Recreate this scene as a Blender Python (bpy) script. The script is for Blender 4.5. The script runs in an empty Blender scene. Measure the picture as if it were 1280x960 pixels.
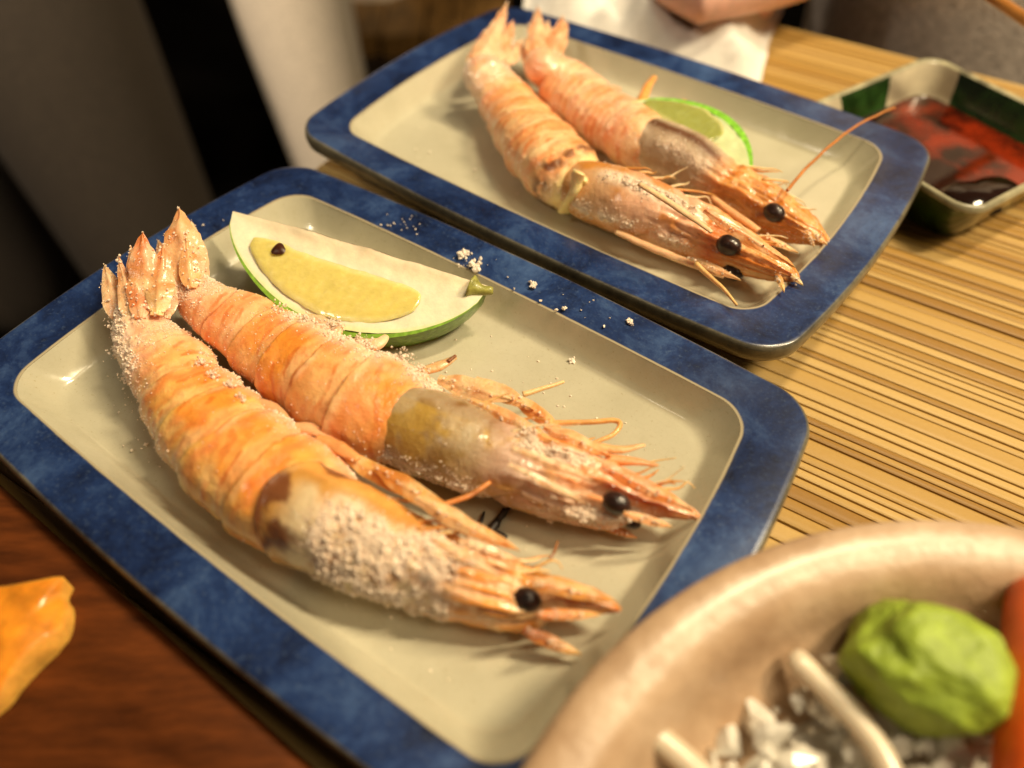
import bpy, math, random
import numpy as np
from mathutils import Matrix, Vector, noise as mnoise

random.seed(7)
RNG = np.random.default_rng(11)
SC = bpy.context.scene
COL = SC.collection

# ------------------------------------------------------------------ camera
# solved from the outlines of the two plates (24 cm long); table top is z = 0, plate rims are z = RIM
RIM = 0.036
F_PX = 982.29
CAM = np.array([0.0, 0.0, 0.19579 + RIM])
_p, _r = 0.861024, -0.0143985
_fw = np.array([0, math.cos(_p), -math.sin(_p)])
_rt = np.array([1.0, 0, 0])
_up = np.cross(_rt, _fw)
RGT = _rt * math.cos(_r) + _up * math.sin(_r)
UPV = -_rt * math.sin(_r) + _up * math.cos(_r)
FWD = _fw
cam_d = bpy.data.cameras.new('camera')
cam = bpy.data.objects.new('camera', cam_d)
COL.objects.link(cam)
SC.camera = cam
cam.matrix_world = Matrix([[RGT[i], UPV[i], -FWD[i], CAM[i]] for i in range(3)] + [[0, 0, 0, 1]])
cam_d.sensor_width = 36
cam_d.lens = F_PX / 1280 * 36
cam_d.clip_start = 0.01
cam_d.clip_end = 50
cam_d.dof.use_dof = True
cam_d.dof.focus_distance = 0.272
cam_d.dof.aperture_fstop = 4.2
cam_d.dof.aperture_blades = 9

# ------------------------------------------------------------------ world, lamps, exposure
W = bpy.data.worlds.new('World')
SC.world = W
W.use_nodes = True
W.node_tree.nodes['Background'].inputs[0].default_value = (1.0, 0.80, 0.60, 1)
W.node_tree.nodes['Background'].inputs[1].default_value = 0.06


def lamp(name, loc, aim, size, power, color, size_y=None, spread=math.pi):
    d = bpy.data.lights.new(name, 'AREA')
    d.shape = 'RECTANGLE'
    d.size = size
    d.size_y = size_y or size
    d.energy = power
    d.color = color
    d.spread = spread
    o = bpy.data.objects.new(name, d)
    COL.objects.link(o)
    o.location = loc
    v = Vector(aim) - Vector(loc)
    o.rotation_euler = v.to_track_quat('-Z', 'Y').to_euler()
    return o


lamp('ceiling_lamp', (0.74, 0.20, 0.88), (0.0, 0.22, 0), 0.06, 11.0, (1.0, 0.81, 0.51), 0.22)
lamp('ceiling_lamp', (0.50, 0.44, 1.10), (0.0, 0.22, 0), 0.06, 9.5, (1.0, 0.81, 0.51), 0.22)
lamp('trouser_fill', (-0.95, -0.20, 1.30), (-0.30, 1.10, -0.45), 0.35, 3.6, (1.0, 0.84, 0.62), 0.35, math.radians(46))  # added narrow fill aimed at the trousers, not a fixture of the place
lamp('room_fill', (0.75, -0.25, 1.5), (0.05, 0.35, 0), 0.5, 8.0, (1.0, 0.81, 0.52))  # added broad fill from the right, stands for no particular lamp
SC.view_settings.view_transform = 'Standard'
SC.view_settings.look = 'None'
SC.view_settings.exposure = 0.0
SC.view_settings.gamma = 1.0
SC.render.engine = 'CYCLES'
SC.cycles.use_denoising = True
SC.cycles.max_bounces = 8
SC.cycles.transparent_max_bounces = 8
SC.cycles.caustics_reflective = False
SC.cycles.caustics_refractive = False
SC.cycles.sample_clamp_indirect = 4.0


# ------------------------------------------------------------------ helpers
def at(px, py, z):
    """the point of the place at height z seen at a pixel of the 1280 x 960 photograph"""
    d = FWD + (px - 640) / F_PX * RGT - (py - 480) / F_PX * UPV
    return CAM + d * ((z - CAM[2]) / d[2])


def pix(P):
    d = np.atleast_2d(P) - CAM
    w = d @ FWD
    return np.stack([640 + F_PX * (d @ RGT) / w, 480 - F_PX * (d @ UPV) / w], 1), w


def nz(v):
    v = np.asarray(v, float)
    return v / (np.linalg.norm(v, axis=-1, keepdims=True) + 1e-12)


def vnoise(P, freq, seed=0):
    """value noise in 0..1, vectorised"""
    Q = np.asarray(P, float) * freq + seed * 17.31 + 100
    I = np.floor(Q).astype(np.int64)
    Fr = Q - I
    Fr = Fr * Fr * (3 - 2 * Fr)

    def h(a):
        n = (a[..., 0] * 73856093) ^ (a[..., 1] * 19349663) ^ (a[..., 2] * 83492791) ^ (seed * 2654435761)
        n = (n ^ (n >> 13)) * 1274126177
        n = n ^ (n >> 16)
        return (n & 0xFFFF) / 65535.0
    r = 0
    for dx in (0, 1):
        for dy in (0, 1):
            for dz in (0, 1):
                w = (Fr[..., 0] if dx else 1 - Fr[..., 0]) * (Fr[..., 1] if dy else 1 - Fr[..., 1]) * (Fr[..., 2] if dz else 1 - Fr[..., 2])
                r = r + w * h(I + np.array([dx, dy, dz]))
    return r


def fbm(P, freq, seed=0, oct=4):
    r, a, t = 0, 1.0, 0
    for k in range(oct):
        r = r + a * vnoise(P, freq * 2.03 ** k, seed + k * 5)
        t += a
        a *= 0.5
    return r / t


def sst(a, b, x):
    t = np.clip((x - a) / (b - a), 0, 1)
    return t * t * (3 - 2 * t)


def mixc(c, d, t):
    t = np.asarray(t)[..., None]
    return c * (1 - t) + np.asarray(d) * t


class MB:
    def __init__(s):
        s.v = []
        s.f = []
        s.c = []
        s.m = []
        s.n = 0

    def add(s, v, f, c=None, mi=0):
        v = np.asarray(v, float).reshape(-1, 3)
        s.v.append(v)
        n = s.n
        s.f.extend([tuple(int(i) + n for i in q) for q in f])
        s.m.extend([mi] * len(f))
        if c is None:
            c = np.ones((len(v), 3))
        c = np.asarray(c, float)
        if c.ndim == 1:
            c = np.tile(c, (len(v), 1))
        s.c.append(c.reshape(-1, 3))
        s.n += len(v)

    def build(s, name, mats, parent=None, smooth=True, uv=None):
        V = np.concatenate(s.v)
        o3 = np.array(parent.location) if parent is not None else np.zeros(3)
        p = parent
        while p is not None and p.parent is not None:
            p = p.parent
            o3 = o3 + np.array(p.location)
        me = bpy.data.meshes.new(name)
        me.from_pydata((V - o3).tolist(), [], s.f)
        a = me.color_attributes.new('tint', 'FLOAT_COLOR', 'POINT')
        C = np.concatenate(s.c)
        a.data.foreach_set('color', np.concatenate([C, np.ones((len(C), 1))], 1).astype(np.float32).ravel())
        if not isinstance(mats, (list, tuple)):
            mats = [mats]
        for m in mats:
            me.materials.append(m)
        me.polygons.foreach_set('material_index', s.m)
        me.polygons.foreach_set('use_smooth', [smooth] * len(me.polygons))
        me.update()
        o = bpy.data.objects.new(name, me)
        COL.objects.link(o)
        if parent is not None:
            o.parent = parent
        return o


def grid_faces(n, m, wrap=True):
    f = []
    for i in range(n - 1):
        for j in range(m if wrap else m - 1):
            k = (j + 1) % m
            f.append((i * m + j, i * m + k, (i + 1) * m + k, (i + 1) * m + j))
    return f


def tag(o, label=None, cat=None, group=None, kind=None):
    if label:
        o['label'] = label
    if cat:
        o['category'] = cat
    if group:
        o['group'] = group
    if kind:
        o['kind'] = kind
    return o


def thing(name, loc, label, cat, group=None):
    o = bpy.data.objects.new(name, None)
    COL.objects.link(o)
    o.location = [float(x) for x in loc]
    o.empty_display_size = 0.02
    return tag(o, label, cat, group)


def tube_mesh(mb, P, R, n=8, c=None, flat=1.0, up=None):
    """tube along P with radii R; flat squeezes along the 'up' direction"""
    P = np.asarray(P, float)
    R = np.broadcast_to(np.asarray(R, float), (len(P),))
    T = nz(np.gradient(P, axis=0))
    u0 = np.array([0, 0, 1.0]) if up is None else np.asarray(up, float)
    A = nz(np.cross(T, u0) + 1e-9)
    B = nz(np.cross(A, T))
    th = np.linspace(0, 2 * np.pi, n, endpoint=False)
    V = P[:, None] + R[:, None, None] * (np.cos(th)[None, :, None] * A[:, None] + flat * np.sin(th)[None, :, None] * B[:, None])
    V = V.reshape(-1, 3)
    f = grid_faces(len(P), n)
    k = len(V)
    V = np.concatenate([V, P[:1], P[-1:]])
    f += [((j + 1) % n, j, k) for j in range(n)]
    b = (len(P) - 1) * n
    f += [(b + j, b + (j + 1) % n, k + 1) for j in range(n)]
    if c is not None and np.asarray(c).ndim == 2:
        c = np.concatenate([np.repeat(c, n, 0), c[:1], c[-1:]])
    mb.add(V, f, c)


def cat_rom(A, t):
    """interpolate rows of A at parameters t in 0..len-1"""
    A = np.asarray(A, float)
    n = len(A)
    i = np.clip(np.floor(t).astype(int), 0, n - 2)
    u = (t - i)[:, None]
    g = lambda k: A[np.clip(k, 0, n - 1)]
    p0, p1, p2, p3 = g(i - 1), g(i), g(i + 1), g(i + 2)
    return 0.5 * (2 * p1 + (p2 - p0) * u + (2 * p0 - 5 * p1 + 4 * p2 - p3) * u ** 2 + (3 * p1 - p0 - 3 * p2 + p3) * u ** 3)


# ------------------------------------------------------------------ materials
def new_mat(name):
    m = bpy.data.materials.new(name)
    m.use_nodes = True
    nt = m.node_tree
    b = nt.nodes['Principled BSDF']
    return m, nt, b


def N(nt, kind, **kw):
    n = nt.nodes.new(kind)
    for k, v in kw.items():
        if k in n.inputs:
            n.inputs[k].default_value = v
        else:
            setattr(n, k, v)
    return n


def noise_node(nt, scale, detail=4, rough=0.6, coord='Object', stretch=None, dist=0.0):
    tc = N(nt, 'ShaderNodeTexCoord')
    n = N(nt, 'ShaderNodeTexNoise')
    n.inputs['Scale'].default_value = scale
    n.inputs['Detail'].default_value = detail
    n.inputs['Roughness'].default_value = rough
    n.inputs['Distortion'].default_value = dist
    if stretch:
        mp = N(nt, 'ShaderNodeMapping')
        mp.inputs['Scale'].default_value = stretch
        nt.links.new(tc.outputs[coord], mp.inputs[0])
        nt.links.new(mp.outputs[0], n.inputs['Vector'])
    else:
        nt.links.new(tc.outputs[coord], n.inputs['Vector'])
    return n


def ramp(nt, src, stops):
    r = N(nt, 'ShaderNodeValToRGB')
    e = r.color_ramp.elements
    while len(e) < len(stops):
        e.new(0.5)
    for k, (p, c) in enumerate(stops):
        e[k].position = p
        e[k].color = (*c, 1) if len(c) == 3 else c
    nt.links.new(src, r.inputs[0])
    return r


def mixn(nt, a, b, fac, mode='MIX'):
    m = N(nt, 'ShaderNodeMix', data_type='RGBA', blend_type=mode)
    for sock, val in ((m.inputs[6], a), (m.inputs[7], b), (m.inputs[0], fac)):
        if isinstance(val, (int, float)):
            sock.default_value = val
        elif isinstance(val, tuple):
            sock.default_value = (*val, 1)
        else:
            nt.links.new(val, sock)
    return m.outputs[2]


def bump(nt, b, src, strength, dist):
    bn = N(nt, 'ShaderNodeBump')
    bn.inputs['Strength'].default_value = strength
    bn.inputs['Distance'].default_value = dist
    nt.links.new(src, bn.inputs['Height'])
    nt.links.new(bn.outputs[0], b.inputs['Normal'])
    return bn


def tint(nt):
    a = N(nt, 'ShaderNodeAttribute', attribute_name='tint')
    return a


def simple(name, color, rough=0.5, nscale=60, var=0.15, bstr=0.2, bdist=0.001, coat=0.0, sss=0.0, srad=(0.004, 0.002, 0.001), use_tint=False, stretch=None, trans=0.0, ior=1.45, spec=0.5):
    m, nt, b = new_mat(name)
    n = noise_node(nt, nscale, 5, 0.65, stretch=stretch)
    dark = tuple(c * (1 - var * 1.6) for c in color)
    lite = tuple(min(1, c * (1 + var)) for c in color)
    r = ramp(nt, n.outputs[0], [(0.3, dark), (0.7, lite)])
    out = r.outputs[0]
    if use_tint:
        out = mixn(nt, tint(nt).outputs[0], out, 1.0, 'MULTIPLY')
    nt.links.new(out, b.inputs['Base Color'])
    b.inputs['Roughness'].default_value = rough
    b.inputs['Coat Weight'].default_value = coat
    b.inputs['Coat Roughness'].default_value = 0.12
    b.inputs['IOR'].default_value = ior
    if sss:
        b.inputs['Subsurface Weight'].default_value = sss
        b.inputs['Subsurface Radius'].default_value = srad
        b.inputs['Subsurface Scale'].default_value = 1.0
    if trans:
        b.inputs['Transmission Weight'].default_value = trans
    if bstr:
        bump(nt, b, n.outputs[0], bstr, bdist)
    b.inputs['Specular IOR Level'].default_value = spec
    return m


# blue glaze: 'tint' red channel runs 0 at the well's edge to 1 at the outer lip
def blue_glaze():
    m, nt, b = new_mat('blue_glaze')
    n1 = noise_node(nt, 38, 8, 0.76, dist=0.35)
    n2 = noise_node(nt, 700, 3, 0.7)
    n3 = noise_node(nt, 16, 3, 0.5)
    c1 = ramp(nt, n1.outputs[0], [(0.34, (0.004, 0.008, 0.032)), (0.50, (0.012, 0.031, 0.118)), (0.66, (0.044, 0.090, 0.232))])
    c2 = ramp(nt, n2.outputs[0], [(0.56, (0, 0, 0)), (0.76, (0.45, 0.45, 0.45))])
    c = mixn(nt, c1.outputs[0], (0.09, 0.14, 0.25), c2.outputs[0])
    c3 = ramp(nt, n3.outputs[0], [(0.33, (0.50, 0.50, 0.56)), (0.67, (1.3, 1.28, 1.2))])
    c = mixn(nt, c, c3.outputs[0], 1.0, 'MULTIPLY')
    # thin glaze over the outer lip shows the clay; cream creeps in at the well's edge
    t = tint(nt)
    sep = N(nt, 'ShaderNodeSeparateColor')
    nt.links.new(t.outputs[0], sep.inputs[0])
    ad = N(nt, 'ShaderNodeMath', operation='MULTIPLY_ADD')
    nt.links.new(n1.outputs[0], ad.inputs[0])
    ad.inputs[1].default_value = 0.06
    nt.links.new(sep.outputs[0], ad.inputs[2])
    lip = ramp(nt, ad.outputs[0], [(0.97, (0, 0, 0)), (1.04, (1, 1, 1))])
    lipc = ramp(nt, n1.outputs[0], [(0.35, (0.045, 0.04, 0.03)), (0.65, (0.19, 0.17, 0.115))])
    c = mixn(nt, c, lipc.outputs[0], lip.outputs[0])
    inn = ramp(nt, ad.outputs[0], [(0.055, (1, 1, 1)), (0.085, (0, 0, 0))])
    c = mixn(nt, c, (0.42, 0.36, 0.24), inn.outputs[0])
    nt.links.new(c, b.inputs['Base Color'])
    b.inputs['Roughness'].default_value = 0.30
    b.inputs['Coat Weight'].default_value = 0.35
    b.inputs['Coat Roughness'].default_value = 0.16
    n4 = noise_node(nt, 120, 3, 0.5)
    bump(nt, b, n4.outputs[0], 0.12, 0.0010)
    return m


def well_glaze():
    m, nt, b = new_mat('celadon_glaze')
    n1 = noise_node(nt, 22, 5, 0.6)
    n2 = noise_node(nt, 900, 2, 0.6)
    c1 = ramp(nt, n1.outputs[0], [(0.3, (0.455, 0.425, 0.31)), (0.7, (0.57, 0.54, 0.41))])
    c2 = ramp(nt, n2.outputs[0], [(0.24, (0.80, 0.75, 0.66)), (0.36, (1, 1, 1))])
    c = mixn(nt, c1.outputs[0], c2.outputs[0], 1.0, 'MULTIPLY')
    vo = N(nt, 'ShaderNodeTexVoronoi', feature='DISTANCE_TO_EDGE')
    tc = N(nt, 'ShaderNodeTexCoord')
    vo.inputs['Scale'].default_value = 420
    nt.links.new(tc.outputs['Object'], vo.inputs['Vector'])
    cr = ramp(nt, vo.outputs[0], [(0.0, (0.965, 0.96, 0.94)), (0.05, (1, 1, 1))])
    c = mixn(nt, c, cr.outputs[0], 1.0, 'MULTIPLY')
    nt.links.new(c, b.inputs['Base Color'])
    b.inputs['Roughness'].default_value = 0.20
    b.inputs['Coat Weight'].default_value = 0.7
    b.inputs['Coat Roughness'].default_value = 0.06
    n4 = noise_node(nt, 60, 3, 0.5)
    bump(nt, b, n4.outputs[0], 0.18, 0.002)
    return m


def shell_mat(name, rough=0.30, sss=0.22, coat=0.50, fine=900):
    m, nt, b = new_mat(name)
    t = tint(nt)
    n1 = noise_node(nt, 190, 6, 0.7, dist=0.8)
    n2 = noise_node(nt, fine, 3, 0.7)
    r = ramp(nt, n1.outputs[0], [(0.28, (0.86, 0.78, 0.70)), (0.50, (1.0, 0.99, 0.97)), (0.74, (1.12, 1.14, 1.18))])
    c = mixn(nt, t.outputs[0], r.outputs[0], 0.9, 'MULTIPLY')
    nt.links.new(c, b.inputs['Base Color'])
    b.inputs['Roughness'].default_value = rough
    b.inputs['Coat Weight'].default_value = coat
    b.inputs['Coat Roughness'].default_value = 0.14
    b.inputs['Subsurface Weight'].default_value = sss
    b.inputs['Subsurface Radius'].default_value = (0.0045, 0.0018, 0.0008)
    b.inputs['Subsurface Scale'].default_value = 1.0
    ad = N(nt, 'ShaderNodeMath', operation='ADD')
    nt.links.new(n1.outputs[0], ad.inputs[0])
    nt.links.new(n2.outputs[0], ad.inputs[1])
    bump(nt, b, ad.outputs[0], 0.35, 0.0010)
    return m


M = {}
M['blue'] = blue_glaze()
M['well'] = well_glaze()
M['base'] = simple('dark_clay_glaze', (0.022, 0.019, 0.013), 0.3, 90, 0.5, 0.2, 0.001, coat=0.4)
M['shell'] = shell_mat('prawn_shell')
M['cara'] = shell_mat('prawn_carapace', 0.25, 0.18, 0.6)
M['blade'] = shell_mat('prawn_fin', 0.35, 0.3, 0.3)
M['meat'] = shell_mat('prawn_meat', 0.3, 0.35, 0.4)
M['salt'] = simple('salt', (0.95, 0.87, 0.79), 0.35, 2500, 0.05, 0.0, 0.0004, use_tint=True)
M['eye'] = simple('prawn_eye', (0.030, 0.013, 0.010), 0.3, 500, 0.6, 0.4, 0.0008, coat=0.5)
M['char'] = simple('charred_bit', (0.02, 0.012, 0.008), 0.5, 600, 0.4, 0.4, 0.0005)
M['rind'] = simple('lime_rind', (0.15, 0.28, 0.03), 0.32, 420, 0.28, 0.5, 0.0008, coat=0.3, use_tint=True)
M['pith'] = simple('lime_pith', (0.88, 0.83, 0.62), 0.45, 350, 0.05, 0.25, 0.0007, sss=0.15, srad=(0.004, 0.003, 0.0015), use_tint=True)


def pulp_mat():
    m, nt, b = new_mat('lime_pulp')
    n = noise_node(nt, 260, 4, 0.6, stretch=(1, 1, 3.0))
    r = ramp(nt, n.outputs[0], [(0.3, (0.72, 0.60, 0.17)), (0.55, (0.77, 0.65, 0.20)), (0.75, (0.82, 0.71, 0.27))])
    c = mixn(nt, tint(nt).outputs[0], r.outputs[0], 1.0, 'MULTIPLY')
    nt.links.new(c, b.inputs['Base Color'])
    b.inputs['Roughness'].default_value = 0.16
    b.inputs['Coat Weight'].default_value = 0.9
    b.inputs['Subsurface Weight'].default_value = 0.6
    b.inputs['Subsurface Radius'].default_value = (0.006, 0.005, 0.001)
    b.inputs['Subsurface Scale'].default_value = 1.0
    bump(nt, b, n.outputs[0], 0.35, 0.0008)
    return m


M['pulp'] = pulp_mat()
M['seed'] = simple('brown_spot', (0.06, 0.016, 0.006), 0.35, 500, 0.3, 0.2, 0.0004)


def wood_mat():
    m, nt, b = new_mat('pale_laminated_wood')
    oi = N(nt, 'ShaderNodeObjectInfo')
    base = ramp(nt, oi.outputs['Random'], [(0.0, (0.32, 0.165, 0.028)), (0.25, (0.41, 0.230, 0.045)), (0.45, (0.46, 0.275, 0.065)),
                                          (0.7, (0.53, 0.335, 0.098)), (1.0, (0.61, 0.41, 0.145))])
    tc = N(nt, 'ShaderNodeTexCoord')
    ad = N(nt, 'ShaderNodeVectorMath', operation='ADD')
    nt.links.new(tc.outputs['Object'], ad.inputs[0])
    mu = N(nt, 'ShaderNodeVectorMath', operation='SCALE')
    cmb = N(nt, 'ShaderNodeCombineXYZ')
    for k in range(3):
        nt.links.new(oi.outputs['Random'], cmb.inputs[k])
    nt.links.new(cmb.outputs[0], mu.inputs[0])
    mu.inputs['Scale'].default_value = 13.0
    nt.links.new(mu.outputs[0], ad.inputs[1])
    mp = N(nt, 'ShaderNodeMapping')
    mp.inputs['Scale'].default_value = (8, 420, 60)
    nt.links.new(ad.outputs[0], mp.inputs[0])
    n = N(nt, 'ShaderNodeTexNoise')
    n.inputs['Scale'].default_value = 1.6
    n.inputs['Detail'].default_value = 5
    n.inputs['Roughness'].default_value = 0.65
    nt.links.new(mp.outputs[0], n.inputs['Vector'])
    g = ramp(nt, n.outputs[0], [(0.25, (0.80, 0.74, 0.64)), (0.5, (0.98, 0.97, 0.95)), (0.75, (1.10, 1.10, 1.10))])
    c = mixn(nt, base.outputs[0], g.outputs[0], 1.0, 'MULTIPLY')
    mp2 = N(nt, 'ShaderNodeMapping')
    mp2.inputs['Scale'].default_value = (60, 500, 60)
    nt.links.new(ad.outputs[0], mp2.inputs[0])
    n2 = N(nt, 'ShaderNodeTexNoise')
    n2.inputs['Scale'].default_value = 2.0
    n2.inputs['Detail'].default_value = 3
    nt.links.new(mp2.outputs[0], n2.inputs['Vector'])
    g2 = ramp(nt, n2.outputs[0], [(0.60, (1, 1, 1)), (0.74, (0.50, 0.38, 0.25))])
    c = mixn(nt, c, g2.outputs[0], 0.45, 'MULTIPLY')
    nt.links.new(c, b.inputs['Base Color'])
    b.inputs['Roughness'].default_value = 0.42
    b.inputs['Coat Weight'].default_value = 0.15
    b.inputs['Coat Roughness'].default_value = 0.3
    bump(nt, b, n.outputs[0], 0.35, 0.0008)
    return m


M['wood'] = wood_mat()
M['tray'] = simple('red_brown_lacquer_wood', (0.105, 0.027, 0.005), 0.55, 14, 0.35, 0.12, 0.001, coat=0.0, stretch=(3, 14, 3), spec=0.2)
M['bowl'] = None


def bowl_mat():
    m, nt, b = new_mat('beige_stoneware')
    n1 = noise_node(nt, 26, 5, 0.6)
    n2 = noise_node(nt, 70, 4, 0.6)
    c = ramp(nt, n1.outputs[0], [(0.28, (0.38, 0.235, 0.135)), (0.5, (0.53, 0.365, 0.235)), (0.72, (0.68, 0.51, 0.365))])
    c2 = ramp(nt, n2.outputs[0], [(0.3, (0.85, 0.82, 0.80)), (0.6, (1, 1, 1))])
    o = mixn(nt, c.outputs[0], c2.outputs[0], 1.0, 'MULTIPLY')
    nt.links.new(o, b.inputs['Base Color'])
    b.inputs['Roughness'].default_value = 0.38
    b.inputs['Coat Weight'].default_value = 0.25
    b.inputs['Coat Roughness'].default_value = 0.22
    bump(nt, b, n2.outputs[0], 0.35, 0.003)
    return m


M['bowl'] = bowl_mat()
M['ice'] = simple('shaved_ice', (0.95, 0.90, 0.80), 0.08, 300, 0.03, 0.25, 0.001, trans=0.22, ior=1.31, coat=0.8)
M['daikon'] = simple('white_radish', (0.68, 0.58, 0.44), 0.35, 200, 0.05, 0.15, 0.0008, sss=0.5, srad=(0.004, 0.003, 0.002), coat=0.3)
M['wasabi'] = simple('wasabi_paste', (0.32, 0.43, 0.045), 0.5, 160, 0.22, 0.6, 0.002, sss=0.25, srad=(0.003, 0.003, 0.0008))
M['garnish'] = simple('orange_flesh', (0.80, 0.22, 0.012), 0.6, 120, 0.25, 0.6, 0.0015, sss=0.3, srad=(0.006, 0.002, 0.0006), coat=0.3, use_tint=True)
M['red'] = simple('red_flesh', (0.62, 0.055, 0.012), 0.3, 90, 0.15, 0.2, 0.001, sss=0.25, srad=(0.006, 0.001, 0.0006), coat=0.3, use_tint=True)
M['cream_glaze'] = simple('cream_glaze', (0.58, 0.51, 0.36), 0.22, 60, 0.14, 0.15, 0.001, coat=0.5)
M['green_glaze'] = simple('dark_green_glaze', (0.022, 0.060, 0.012), 0.16, 50, 0.7, 0.15, 0.001, coat=0.7)
M['lipgreen'] = simple('olive_glaze', (0.19, 0.19, 0.075), 0.22, 90, 0.5, 0.15, 0.001, coat=0.5)
M['rimglaze'] = simple('grey_green_glaze', (0.40, 0.37, 0.24), 0.3, 90, 0.3, 0.15, 0.001, coat=0.3)
M['soy'] = simple('soy_sauce', (0.012, 0.004, 0.002), 0.05, 60, 0.2, 0.0, coat=0.5)
M['sauce'] = simple('thin_red_sauce', (0.14, 0.012, 0.003), 0.06, 22, 0.6, 0.1, 0.001, coat=0.6)
_nt = M['sauce'].node_tree
_r = [n for n in _nt.nodes if n.type == 'VALTORGB'][0].color_ramp.elements
_r[0].position, _r[0].color = 0.44, (0.012, 0.003, 0.002, 1)
_r[1].position, _r[1].color = 0.60, (0.22, 0.020, 0.004, 1)
M['paper'] = simple('white_tissue', (0.82, 0.79, 0.74), 0.8, 300, 0.05, 0.3, 0.001, sss=0.2, srad=(0.003, 0.003, 0.003))
M['skin'] = simple('skin', (0.84, 0.50, 0.40), 0.45, 160, 0.10, 0.3, 0.0008, sss=0.3, srad=(0.008, 0.003, 0.0015))
M['grey_cloth'] = simple('grey_knit', (0.62, 0.54, 0.49), 0.9, 240, 0.25, 0.5, 0.002)
M['brown_cloth'] = simple('dark_brown_trousers', (0.034, 0.024, 0.016), 0.9, 200, 0.25, 0.4, 0.002)
M['pale_cloth'] = simple('pale_grey_trousers', (0.62, 0.53, 0.43), 0.9, 200, 0.15, 0.4, 0.002)
M['floor'] = simple('dark_floor', (0.005, 0.004, 0.003), 0.95, 6, 0.4, 0.1, 0.002, spec=0.05)
M['darkwood'] = simple('dark_brown_boards', (0.085, 0.043, 0.016), 0.5, 8, 0.4, 0.2, 0.002, stretch=(12, 12, 1))
M['stoolwood'] = simple('golden_brown_wood', (0.16, 0.082, 0.022), 0.45, 9, 0.5, 0.2, 0.002, stretch=(10, 2, 10))
M['stick'] = simple('brown_lacquer_chopstick', (0.36, 0.15, 0.035), 0.3, 60, 0.2, 0.1, 0.001, coat=0.5)
M['shoe'] = simple('black_leather', (0.015, 0.013, 0.012), 0.4, 60, 0.2, 0.1, 0.001)

# ------------------------------------------------------------------ table: narrow laminated strips, a floor and a back wall
GA = math.radians(-33.0)
GU = np.array([math.cos(GA), math.sin(GA), 0])
GV = np.array([-math.sin(GA), math.cos(GA), 0])
E_left = at(405, 203, 0)          # on the table's left end
E_far = at(1040, 46, 0)           # on the table's far edge
u0 = float(E_left @ GU)
v1 = float(E_far @ GV)
table = thing('table', (0, 0, 0), 'pale wooden table top of narrow laminated strips under both plates', 'table')


def box_mesh(name, bev):
    """unit box, 1 x 1 x 1 from the origin's corner, chamfered along its top long edges"""
    b = bev
    prof = [(0, 0), (1, 0), (1, 1 - b), (0.90, 1 - 0.42 * b), (0.70, 1 - 0.08 * b), (0.5, 1), (0.30, 1 - 0.08 * b), (0.10, 1 - 0.42 * b), (0, 1 - b)]
    n = len(prof)
    V = [(x, y, z) for x in (0, 1) for (y, z) in prof]
    f = [tuple(range(n - 1, -1, -1)), tuple(range(n, 2 * n))]
    f += [(k, (k + 1) % n, n + (k + 1) % n, n + k) for k in range(n)]
    me = bpy.data.meshes.new(name)
    me.from_pydata(V, [], f)
    me.materials.append(M['wood'])
    for k, p in enumerate(me.polygons):
        p.use_smooth = 4 <= k <= 9
    return me


slat_me = box_mesh('slat', 0.026)
v = v1
LEN = 1.0
k = 0
while v > v1 - 0.64:
    w = random.choice([0.0028, 0.0033, 0.0038, 0.0044, 0.005, 0.006, 0.0075])
    if v < v1 - 0.50:
        w = 0.03
    v -= w
    o = bpy.data.objects.new('slat', slat_me)
    COL.objects.link(o)
    o.parent = table
    th = 0.022
    o.scale = (LEN, w - 0.00006, th)
    o.rotation_euler = (0, 0, GA)
    p = GU * u0 + GV * v
    o.location = (p[0], p[1], -th - 0.0006 * random.random() ** 2 - 0.0001)
    k += 1
mb = MB()
a = GU * (u0 + 0.04) + GV * (v1 - 0.03)
b_ = GU * (u0 + LEN - 0.04) + GV * (v1 - 0.6)


def add_box(mb, o, u, v, w, mi=0, c=None):
    o, u, v, w = (np.asarray(x, float) for x in (o, u, v, w))
    V = [o, o + u, o + u + v, o + v, o + w, o + u + w, o + u + v + w, o + v + w]
    mb.add(V, [(3, 2, 1, 0), (4, 5, 6, 7), (0, 1, 5, 4), (1, 2, 6, 5), (2, 3, 7, 6), (3, 0, 4, 7)], c, mi)


for du in (0.03, LEN - 0.09):
    for dv in (-0.08, -0.60):
        mb = MB()
        add_box(mb, GU * (u0 + du) + GV * (v1 + dv) + np.array([0, 0, -0.70]), GU * 0.055, GV * 0.055, (0, 0, 0.676))
        mb.build('leg', M['darkwood'], table, smooth=False)
mb = MB()
mb.add([(-6, -6, -0.70), (6, -6, -0.70), (6, 6, -0.70), (-6, 6, -0.70)], [(0, 1, 2, 3)])
fl = mb.build('floor', M['floor'], None)
tag(fl, 'dark floor below the table', None, None, 'structure')
wall = thing('wall', (0, 2.3, -0.70), 'dark brown boarded wall behind the table', None)
wall['kind'] = 'structure'
for k in range(26):
    mb = MB()
    x = -2.6 + k * 0.21
    add_box(mb, (x, 2.3 + 0.006 * random.random(), -0.70), (0.205, 0, 0), (0, 0.03, 0), (0, 0, 2.6))
    mb.build('board', M['darkwood'], wall, smooth=False)


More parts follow.
